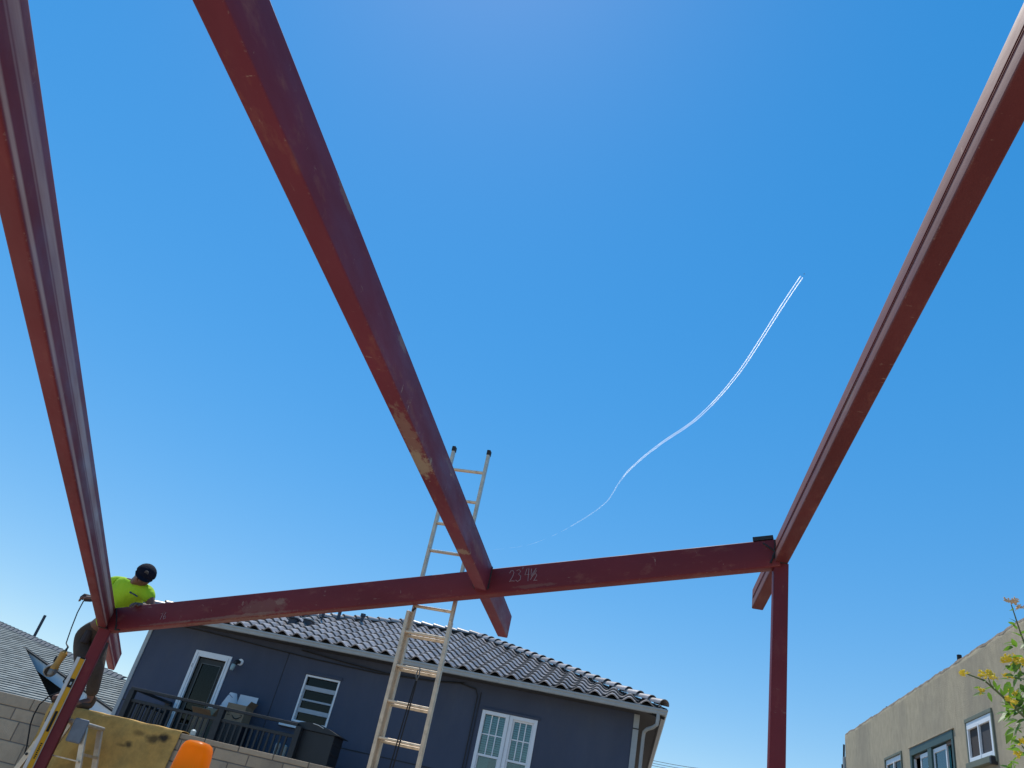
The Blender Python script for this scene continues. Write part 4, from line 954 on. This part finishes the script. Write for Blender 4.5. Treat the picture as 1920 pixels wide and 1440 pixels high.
shL = at(213, 1090, 8.28); shR = at(277, 1109, 8.12); elL = at(190, 1132, 8.20); elR = at(285, 1140, 8.14); wrR = at(268, 1136, 8.02)
wrL = at(176, 1123, 8.02); paL = at(167, 1121, 8.0)
im_ = (at(284, 1062, 8.04) - at(256, 1098, 8.04)).normalized(); vw = (O-hed).normalized()
hu = (im_*.88 + vw*.40).normalized(); fdir = (-im_ - hu*(-im_).dot(hu)).normalized()     # crown tipped forward, face down
sidev = hu.cross(fdir)
vs, es, rs = [], [], []
def J(p, r_, par=None):
    vs.append(V(p)); rs.append(r_)
    if par is not None: es.append((par, len(vs)-1))
    return len(vs)-1
iP = J(pel, .10); iB = J(bel, .13, iP); iC = J(che, .155, iB); iN = J(nkb, .065, iC); iH0 = J(hed-hu*.05, .075, iN); iH = J(hed+hu*.03, .098, iH0); iH2 = J(hed+hu*.10, .07, iH)
J(hed-hu*.015+fdir*.115, .016, iH0); J(hed-hu*.10+fdir*.05, .042, iH0)
J(hed-hu*.005+sidev*.10, .018, iH0); J(hed-hu*.005-sidev*.10, .018, iH0)
for hip, kn, an, to in ((hipL, knL, anL, toL), (hipR, knR, anR, toR)):
    a = J(hip, .085, iP); a = J(kn, .062, a); a = J(an, .042, a); J(to, .035, a)
for sh_, el, wr in ((shL, elL, wrL), (shR, elR, wrR)):
    a = J(sh_, .068, iC); a = J(el, .046, a); a = J(wr, .030, a)
    if sh_ is shL: hp = a; 
    else: hq = a
def hand(ip, palm, fd_, up_, curl):
    a = J(palm, .036, ip); sdv = fd_.cross(up_).normalized()
    for k, L_ in enumerate((.065, .078, .074, .056)):
        b_ = palm + fd_*.03 + sdv*(k-1.5)*.021
        c1 = J(b_+fd_*L_*.45, .010, a); c2 = J(b_+fd_*L_*.75-up_*curl*.5*L_, .009, c1); J(b_+fd_*L_*.80-up_*curl*1.0*L_, .008, c2)
    t1 = J(palm-sdv*.04+fd_*.02, .012, a); J(palm-sdv*.055+fd_*.05-up_*.02, .010, t1)
fdL = (paL-wrL).normalized(); hand(hp, paL, fdL, V((0,-.3,1)).normalized(), .8)
fdR = (wrR-elR).normalized(); hand(hq, wrR+fdR*.06, fdR, V((0,0,1)), .7)
man = skinmesh('person', vs, es, rs, MT['skin'], iP)
tag(man, 'person in fluorescent yellow shirt and navy cap bending over the left steel joint', 'person')
def sk(name, pts, m, root=0, sub=2):          # pts: (pos, radius, parent index)
    return skinmesh(name, [p[0] for p in pts], [(p[2], i) for i, p in enumerate(pts) if p[2] is not None], [p[1] for p in pts], MT[m], root, man, sub)
hem = pel.lerp(bel, .34)
nup = (nkb-che).normalized()
shirt = sk('shirt', [(hem, .155, None), (bel, .165, 0), (che, .185, 1), (nkb-nup*.015, .085, 2), (shL, .092, 2), (shL.lerp(elL, .62), .072, 4), (shR, .092, 2), (shR.lerp(elR, .70), .074, 6)], 'shirt', 2)
# cloth folds on the shirt
m = MT['shirt']; t_ = m.node_tree; wv = t_.nodes.new('ShaderNodeTexNoise'); wv.inputs['Scale'].default_value = 9; wv.inputs['Detail'].default_value = 3; mp = t_.nodes.new('ShaderNodeMapping'); mp.inputs['Rotation'].default_value = (.3,.6,.4); mp.inputs['Scale'].default_value = (1.6,.5,.5)
tc = t_.nodes.new('ShaderNodeTexCoord'); t_.links.new(tc.outputs['Object'], mp.inputs[0]); t_.links.new(mp.outputs[0], wv.inputs['Vector'])
bp = t_.nodes.new('ShaderNodeBump'); bp.inputs['Strength'].default_value = .7; bp.inputs['Distance'].default_value = .05; t_.links.new(wv.outputs['Fac'], bp.inputs['Height']); t_.links.new(bp.outputs[0], t_.nodes['Principled BSDF'].inputs['Normal'])
sk('trousers', [(pel, .152, None), (pel.lerp(bel, .5), .145, 0), (hipL, .105, 0), (knL, .088, 2), (anL+V((0,0,.03)), .072, 3), (hipR, .105, 0), (knR, .088, 5), (anR+V((0,0,.03)), .072, 6)], 'pants')
for an, to in ((anL, toL), (anR, toR)): sk('boot', [(an+V((0,.02,.07)), .060, None), (an+V((0,.03,-.05)), .054, 0), (an.lerp(to, .55)-V((0,0,.03)), .050, 1), (to+V((0,0,.005)), .042, 2)], 'boot', 0, 1)
pouch = at(168, 1183, 8.50); MB().tube([pouch, pouch-V((0,0,.14))], [.045,.05], 10).build('tool_pouch', MT['glove'], man, True)
# cap with short peak and badge
ch = hed+hu*.035; cx, cy, czv = sidev, fdir, hu; mb = MB(); rings = []
for k in range(7):
    t = k/6*math.pi/2; rr = .118*math.cos(t); rings.append([ch + cx*(rr*math.cos(a*math.pi/10)) + cy*(rr*1.08*math.sin(a*math.pi/10)) + czv*(.004+.108*math.sin(t)) for a in range(20)])
cap = mb.loft(rings).build('cap', MT['capc'], man, True)
pk = MB(); n = 10; rings = []
for k in range(n+1):
    a = math.pi*(.12+.76*k/n); e0 = ch + cx*(.112*math.cos(a)) + cy*(.120*math.sin(a)) + czv*.006; e1 = ch + cx*(.118*math.cos(a)) + cy*(.120*math.sin(a)+.060*math.sin(math.pi*k/n)**.6) - czv*(.012)
    rings.append([e0, e1, e1-czv*.007, e0-czv*.007])
pk.loft(rings).build('cap_peak', MT['capc'], cap, True)
bd_ = ch + cy*.118 + czv*.055; MB().loft([[bd_ + cx*.026*math.cos(a*math.pi/5) + czv*.026*math.sin(a*math.pi/5) - cy*(.018-d)  for a in range(10)] for d in (0, .012)]).build('cap_badge', mat('grey thread', (.05,.045,.045), .9), cap)
# printed chest mark lies on the shirt
from mathutils.bvhtree import BVHTree
dg = bpy.context.evaluated_depsgraph_get(); dg.update()
Msh = WM[shirt.name]; bvh = BVHTree.FromPolygons([Msh @ v.co for v in shirt.data.vertices], [tuple(p.vertices) for p in shirt.data.polygons])
def onshirt(x, y): h = bvh.ray_cast(O, ray(x, y).normalized()); return (h[0]+h[1]*.004) if h[0] else None
for a, b, r_ in (((244.2,1110.2),(247,1112.2),.011), ((248.2,1112.4),(258,1117.8),.008)):
    p, q = onshirt(*a), onshirt(*b)
    if p and q: MB().tube([p, q], r_, 6).build('chest_print', MT['logo'], shirt)
# gloves: a dark skin over the visible hand
gl = sk('glove', [(wrL-fdL*.02, .036, None), (paL, .043, 0), (paL+fdL*.055+V((0,0,.01)), .030, 1), (paL+fdL*.085-V((0,0,.03)), .020, 2), (paL+fdL*.03+V((0,-.02,-.045)), .016, 1)], 'glove', 0, 2)

# grinder hanging by its cord from that hand
gA, gB = at(121, 1223, 7.98), at(101, 1254, 7.96); gd = (gB-gA).normalized()
gr = empty('angle_grinder', gB, 'worn yellow angle grinder hanging on its cord beside the left post', 'grinder')
MB().tube([gA-gd*.012, gA+gd*.012, gA.lerp(gB,.22), gA.lerp(gB,.55), gA.lerp(gB,.80), gA.lerp(gB,.95), gB+gd*.01], [.024,.042,.040,.034,.038,.044,.040], 12).build('body', MT['tool'], gr, True)
MB().bar(gA.lerp(gB,.30)+V((-.044,-.012,-.004)), gA.lerp(gB,.62)+V((-.040,-.012,-.004)), .024, .020).build('paddle_switch', MT['black'], gr, bevel=.003)
gh = gB+gd*.030; MB().tube([gB+gd*.005, gh, gh+gd*.040, gh+gd*.055], [.038,.042,.034,.012], 12).build('gear_head', MT['toolmetal'], gr, True)
dn = (V((.80,-.45,-.45))).normalized(); dcx = dn.cross(gd).normalized(); dcy = dn.cross(dcx)
dc = gh + gd*.015 - dn*.052; MB().tube([gh+gd*.012, dc], [.022,.018], 10).build('spindle', MT['toolmetal'], gr, True)
MB().loft([[dc + (dcx*math.cos(a*math.pi/12)+dcy*math.sin(a*math.pi/12))*.060 + dn*e_ for a in range(24)] for e_ in (-.002, .002)]).build('disc', mat('dark disc', (.05,.045,.04), .8, 20, .3), gr, True)
rg_ = [[dc + (dcx*math.cos(a*math.pi/12)+dcy*math.sin(a*math.pi/12))*r0 + dn*e_ for r0, e_ in ((.061,-.014),(.070,-.014),(.070,.012),(.061,.012))] for a in range(25)]
MB().loft(rg_, cap=False).build('guard', mat('pale guard', (.30,.30,.28), .5, metal=.5), gr, True)
MB().tube([gh+V((.02,-.01,.0)), gh+V((.062,-.03,.008))], [.016,.022], 8).build('side_handle', MT['toolmetal'], gr, True)
cpts = [gA-gd*.012, gA-gd*.05+V((.003,0,.01))]+[at(x, y, 7.98) for x, y in ((124,1206),(134,1177),(145,1149),(156,1128),(164,1121))]
MB().tube(cpts, [.016,.011]+[.007]*5, 6).build('tool_lead', MT['cord'], gr, True)
pc = [at(x, y, Y_) for x, y, Y_ in ((150,1252,8.3),(139,1258,8.35),(128,1266,8.40),(119,1277,8.45),(123,1288,8.5),(112,1298,8.52),(91,1306,8.53),(74,1321,8.54),(63,1341,8.54),(57,1358,8.54),(50,1400,8.54),(30,1470,8.54))]
tag(MB().tube(pc, .0085, 6).build('extension_cord', MT['rope'], None, True), 'black extension cord looping over the wall top left of the post', 'cord')

# ------------------------------------------------------------------ flowering shrub on the right
def dp(x, y, z): return O + ray(x, y)*z
sb = empty('flowering_shrub', (2.0, 3.6, 0), 'green shrub with clustered yellow flowers reaching in at the right edge', 'shrub')
def leafmesh():
    mb = MB(); prof = ((0,.0),(.12,.32),(.35,.5),(.6,.42),(.85,.18),(1,0)); L_, W_ = .075, .030; top = []
    for t, wd in prof: 
        z = -.16*t*t*L_; top.append([(-wd*W_, t*L_, z+.25*wd*W_), (0, t*L_, z), (wd*W_, t*L_, z+.25*wd*W_)])
    return mb.loft(top, cap=False, close=False).mesh('leaf', MT['leaf'], True)
lme = leafmesh()
def leaf(p, d, s=1, roll=0):
    d = V(d).normalized(); x = d.cross(V((0,0,1))); x = V((1,0,0)) if x.length < .05 else x.normalized(); z = x.cross(d)
    M = Matrix.Translation(p) @ Matrix((x, d, z)).transposed().to_4x4() @ Matrix.Rotation(roll, 4, 'Y') @ Matrix.Scale(s, 4); linkmesh('leaf', lme, M, sb)
def branch(pts, r0=.006, r1=.0025, leaves=True, dens=.045, sc=.8):
    n = len(pts); MB().tube(pts, [r0+(r1-r0)*i/(n-1) for i in range(n)], 6).build('stem', MT['stem'], sb, True)
    if leaves:
        L_ = 0; k = 0
        for i in range(n-1):
            a, b = pts[i], pts[i+1]; seg = (b-a).length; t = 0
            while t < seg:
                ang = k*2.4+random.uniform(-.4,.4); d0 = (b-a).normalized(); x = d0.cross(V((0,.3,1))).normalized(); y = d0.cross(x)
                leaf(a.lerp(b, t/seg), d0*.7 + x*math.cos(ang) + y*math.sin(ang)*.8 - V((0,0,.15)), random.uniform(.55,1.05)*sc, random.uniform(-.5,.5)); k += 1; t += dens*random.uniform(.7,1.4)
def cluster(p, r_, n, m='flower', upv=V((0,-.2,1))):
    mb = MB(); rnd = random.Random(int(p.x*1e4))
    for k in range(n):
        d = V((rnd.gauss(0,1), rnd.gauss(0,1), rnd.gauss(.5,.6))).normalized(); q = p + V((d.x*r_, d.y*r_, d.z*r_*.62))
        mb.tube([p+d*r_*.2, q-d*.006, q+d*.003], [.0010,.0026,.0040], 5)
        for j in range(3):
            e_ = V((rnd.gauss(0,1), rnd.gauss(0,1), rnd.gauss(0,1))).normalized(); mb.bar(q+d*.003, q+d*.005+e_*.008, .0042, .0014)
    tag(mb.build('flower_cluster', MT[m], sb), kind='stuff')
root0 = V((2.05, 3.7, 0))
def main(pts): branch([root0 + V((random.uniform(-.12,.12), random.uniform(-.12,.12), 0))]+pts, .016, .007, False)
h1, h2, h3, h4, h5 = dp(1990,1412,3.0), dp(1990,1345,3.02), dp(1975,1310,3.05), dp(1990,1452,3.05), dp(2005,1390,2.98)
for h in (h1, h2, h3, h4, h5): main([V((1.95, 3.6, 1.2)), h.lerp(V((1.95,3.6,1.2)), .35)+V((.05,0,.05)), h])
branch([h1, dp(1925,1348,2.98), dp(1880,1306,2.97), dp(1846,1276,2.96), dp(1814,1264,2.96)], dens=.05, sc=.62)
branch([dp(1876,1302,2.97), dp(1858,1284,2.95), dp(1853,1271,2.95)], .003, .002, dens=.05, sc=.4)
branch([h2, dp(1942,1260,3.0), dp(1914,1188,3.0), dp(1896,1133,3.0)], .005, .002, dens=.045, sc=.62)
branch([h3, dp(1935,1275,3.02), dp(1912,1258,3.02)], dens=.04, sc=.6); branch([dp(1935,1275,3.02), dp(1908,1272,3.0), dp(1891,1270,3.0)], .003, .002, dens=.05, sc=.5)
branch([h4, dp(1938,1424,3.05), dp(1916,1398,3.04)], dens=.05, sc=.5); branch([h5, dp(1932,1335,2.97), dp(1893,1319,2.96)], dens=.035, sc=.7)
cluster(dp(1808,1262,2.96), .012, 9); cluster(dp(1852,1267,2.95), .026, 26); cluster(dp(1900,1241,3.02), .036, 40); cluster(dp(1889,1268,3.0), .015, 12)
cluster(dp(1893,1316,2.95), .020, 18); cluster(dp(1838,1296,2.95), .010, 7); cluster(dp(1915,1392,3.04), .014, 12); cluster(dp(1914,1414,3.04), .018, 14); cluster(dp(1900,1300,3.0), .012, 10)
cluster(dp(1895,1129,3.0), .020, 16, 'pale'); cluster(dp(1912,1140,3.0), .010, 6, 'pale')
rx_, uy_ = BAS.col[0], -BAS.col[1]
for x, y, dx, dy, s in ((1838,1290,-1,.1,.45),(1848,1300,-1.,-.1,.75),(1853,1298,.3,-1,.5),(1866,1290,-.2,1,.5),(1868,1296,.4,.9,.45),(1905,1212,-1,.3,.75),(1906,1214,-.6,1,.65),(1918,1232,-1,.1,.85),(1912,1325,-.1,1,.9),(1905,1328,.5,.8,.8),
        (1893,1336,-1,.0,.85),(1896,1338,-.9,-.4,.9),(1907,1352,-1,-.3,.9),(1916,1350,-.6,-.9,.9),(1918,1365,-1,-.2,.6),(1903,1172,-1,.5,.5),(1907,1180,-.7,.9,.4),(1915,1194,-1,.6,.7),(1910,1305,.6,1,.6),(1925,1300,-.5,.6,.8),(1930,1330,-.9,.3,.8)):
    leaf(dp(x, y, 2.97), rx_*dx + uy_*dy + V((0,-.15,0)), s, random.uniform(-.6,.6))
for k in range(110):
    x = 1893+abs(random.gauss(0, 34)); y = random.choice((1210,1255,1310,1345,1390,1430))+random.gauss(0, 26)
    if y < 1170 or (x < 1900 and y < 1230): continue
    ang = random.uniform(2.2, 4.6); leaf(dp(x, y, random.uniform(2.95, 3.15)), rx_*math.cos(ang) + uy_*math.sin(ang)*.9 + V((0,random.uniform(-.5,.5),-.1)), random.uniform(.45,.85), random.uniform(-.9,.9))
for k in range(70):      # the rest of the bush, beyond the frame
    p = V((2.15,3.75,1.9))+V((random.gauss(0,.22), random.gauss(0,.25), random.gauss(0,.42)))
    if 1.88 < p.x < 2.6 and 1.0 < p.z < 2.6: leaf(p, (random.gauss(0,1), random.gauss(0,1), random.gauss(0,.6)), random.uniform(.7,1.2), random.uniform(-1,1))

# ------------------------------------------------------------------ contrail and aircraft, 9 km up
px = [(1503,519),(1470,568),(1430,631),(1390,692),(1345,747),(1300,790),(1250,824),(1215,850),(1180,881),(1160,906),(1148,926),(1135,943),(1100,969),(1060,992),(1025,1009),(990,1021),(955,1027),(925,1030)]
def sky_pt(x, y): r_ = ray(x, y); return r_*(9000/r_.z)
def spline(P_, n=8):
    out = []
    for i in range(len(P_)-1):
        p0, p1, p2, p3 = P_[max(i-1,0)], P_[i], P_[i+1], P_[min(i+2, len(P_)-1)]
        for k in range(n):
            t = k/n; out.append(tuple(.5*((2*p1[j])+(-p0[j]+p2[j])*t+(2*p0[j]-5*p1[j]+4*p2[j]-p3[j])*t*t+(-p0[j]+3*p1[j]-3*p2[j]+p3[j])*t**3) for j in (0,1)))
    return out+[P_[-1]]
def ice(name, d):
    m = bpy.data.materials.new(name); m.use_nodes = True; t = m.node_tree; t.nodes.remove(t.nodes['Principled BSDF'])
    vo = t.nodes.new('ShaderNodeVolumePrincipled'); vo.inputs['Color'].default_value = (1,1,1,1); vo.inputs['Density'].default_value = d; vo.inputs['Anisotropy'].default_value = .75
    t.links.new(vo.outputs[0], t.nodes['Material Output'].inputs['Volume']); return m
ices = [ice('ice trail dense', .11), ice('ice trail', .05), ice('ice trail thin', .024), ice('ice trail faint', .014)]
ctr = empty('contrail', sky_pt(1300, 790), 'thin curved white contrail of two strands across the blue sky', 'contrail')
sp2 = spline(px); N_ = len(sp2)
for s in (-1, 1):
    pts = []; rr = []; dens = []
    for i, (x, y) in enumerate(sp2):
        f = i/(N_-1); a, b = sp2[max(i-1,0)], sp2[min(i+1,N_-1)]; L_ = math.hypot(b[0]-a[0], b[1]-a[1]); nx, ny = -(b[1]-a[1])/L_, (b[0]-a[0])/L_
        off = s*(2.5-2.0*min(1, f*1.7)); wob = .8*mnoise.noise((i*.35, s*3, 0))*min(1, f*2)
        q = sky_pt(x+nx*(off+wob), y+ny*(off+wob)); pts.append(q); w_ = (.66*(1-f)**.9+.30)*(1+.2*mnoise.noise((i*.5, s, 4)))
        rr.append(w_*q.length/math.sqrt(F_PX**2+(x-960)**2+(y-720)**2))
        d_ = .95 if f < .25 else .95-.55*min(1, (f-.25)/.35)
        if f > .55: d_ *= max(0, .62+.9*mnoise.noise((i*.42, s*1.7, 8)))*(1-.5*(f-.55)/.45)
        if s > 0 and f > .62: d_ *= .35
        dens.append(max(0, min(1, d_))*min(1, (N_-1-i)/4))
    # short runs of trail, thinner with age, with gaps where it has broken up
    i = 0; rg3 = random.Random(5+s)
    while i < N_-1:
        f = i/(N_-1); n_ = 34 if f < .55 else rg3.choice((3,4,6,9,12)); j = min(N_-1, i+n_); dm = sum(dens[i:j+1])/(j+1-i)
        lev_ = 0 if f < .22 else 1 if dm > .55 else 2 if dm > .3 else 3
        if dm > .06 and not (s > 0 and f > .52):
            q_ = pts[i:j+1]; r2 = rr[i:j+1]
            if f > .55: r2 = [max(.15, r2[k]*math.sin(math.pi*min(1, (k+.4)/(len(r2)-.2)))**.5) for k in range(len(r2))]
            MB().tube(q_, r2, 6).build('contrail_strand', ices[lev_], ctr)
        i = j if f < .72 else j+rg3.choice((0,1,1,2))
tip = sky_pt(1508, 513.5); fw_ = (sky_pt(1508, 513.5)-sky_pt(1480, 553)); fw_.z = 0; fw_.normalize(); sd2 = V((fw_.y, -fw_.x, 0))
pw = mat('aircraft white', (.8,.8,.8), .4)
air = empty('airplane', tip, 'tiny airliner at the bright head of the contrail', 'airplane')
MB().tube([tip-fw_*22, tip-fw_*16, tip+fw_*16, tip+fw_*22], [.6,2.2,2.2,.6], 8).build('fuselage', pw, air, True)
for s in (-1, 1):
    MB().bar(tip+fw_*3, tip-fw_*5+sd2*s*19, 4.5, .5).build('wing', pw, air); MB().bar(tip-fw_*18, tip-fw_*21+sd2*s*7, 2.5, .4).build('tailplane', pw, air)
MB().bar(tip-fw_*18, tip-fw_*21+V((0,0,7)), .4, 3).build('tail_fin', pw, air)
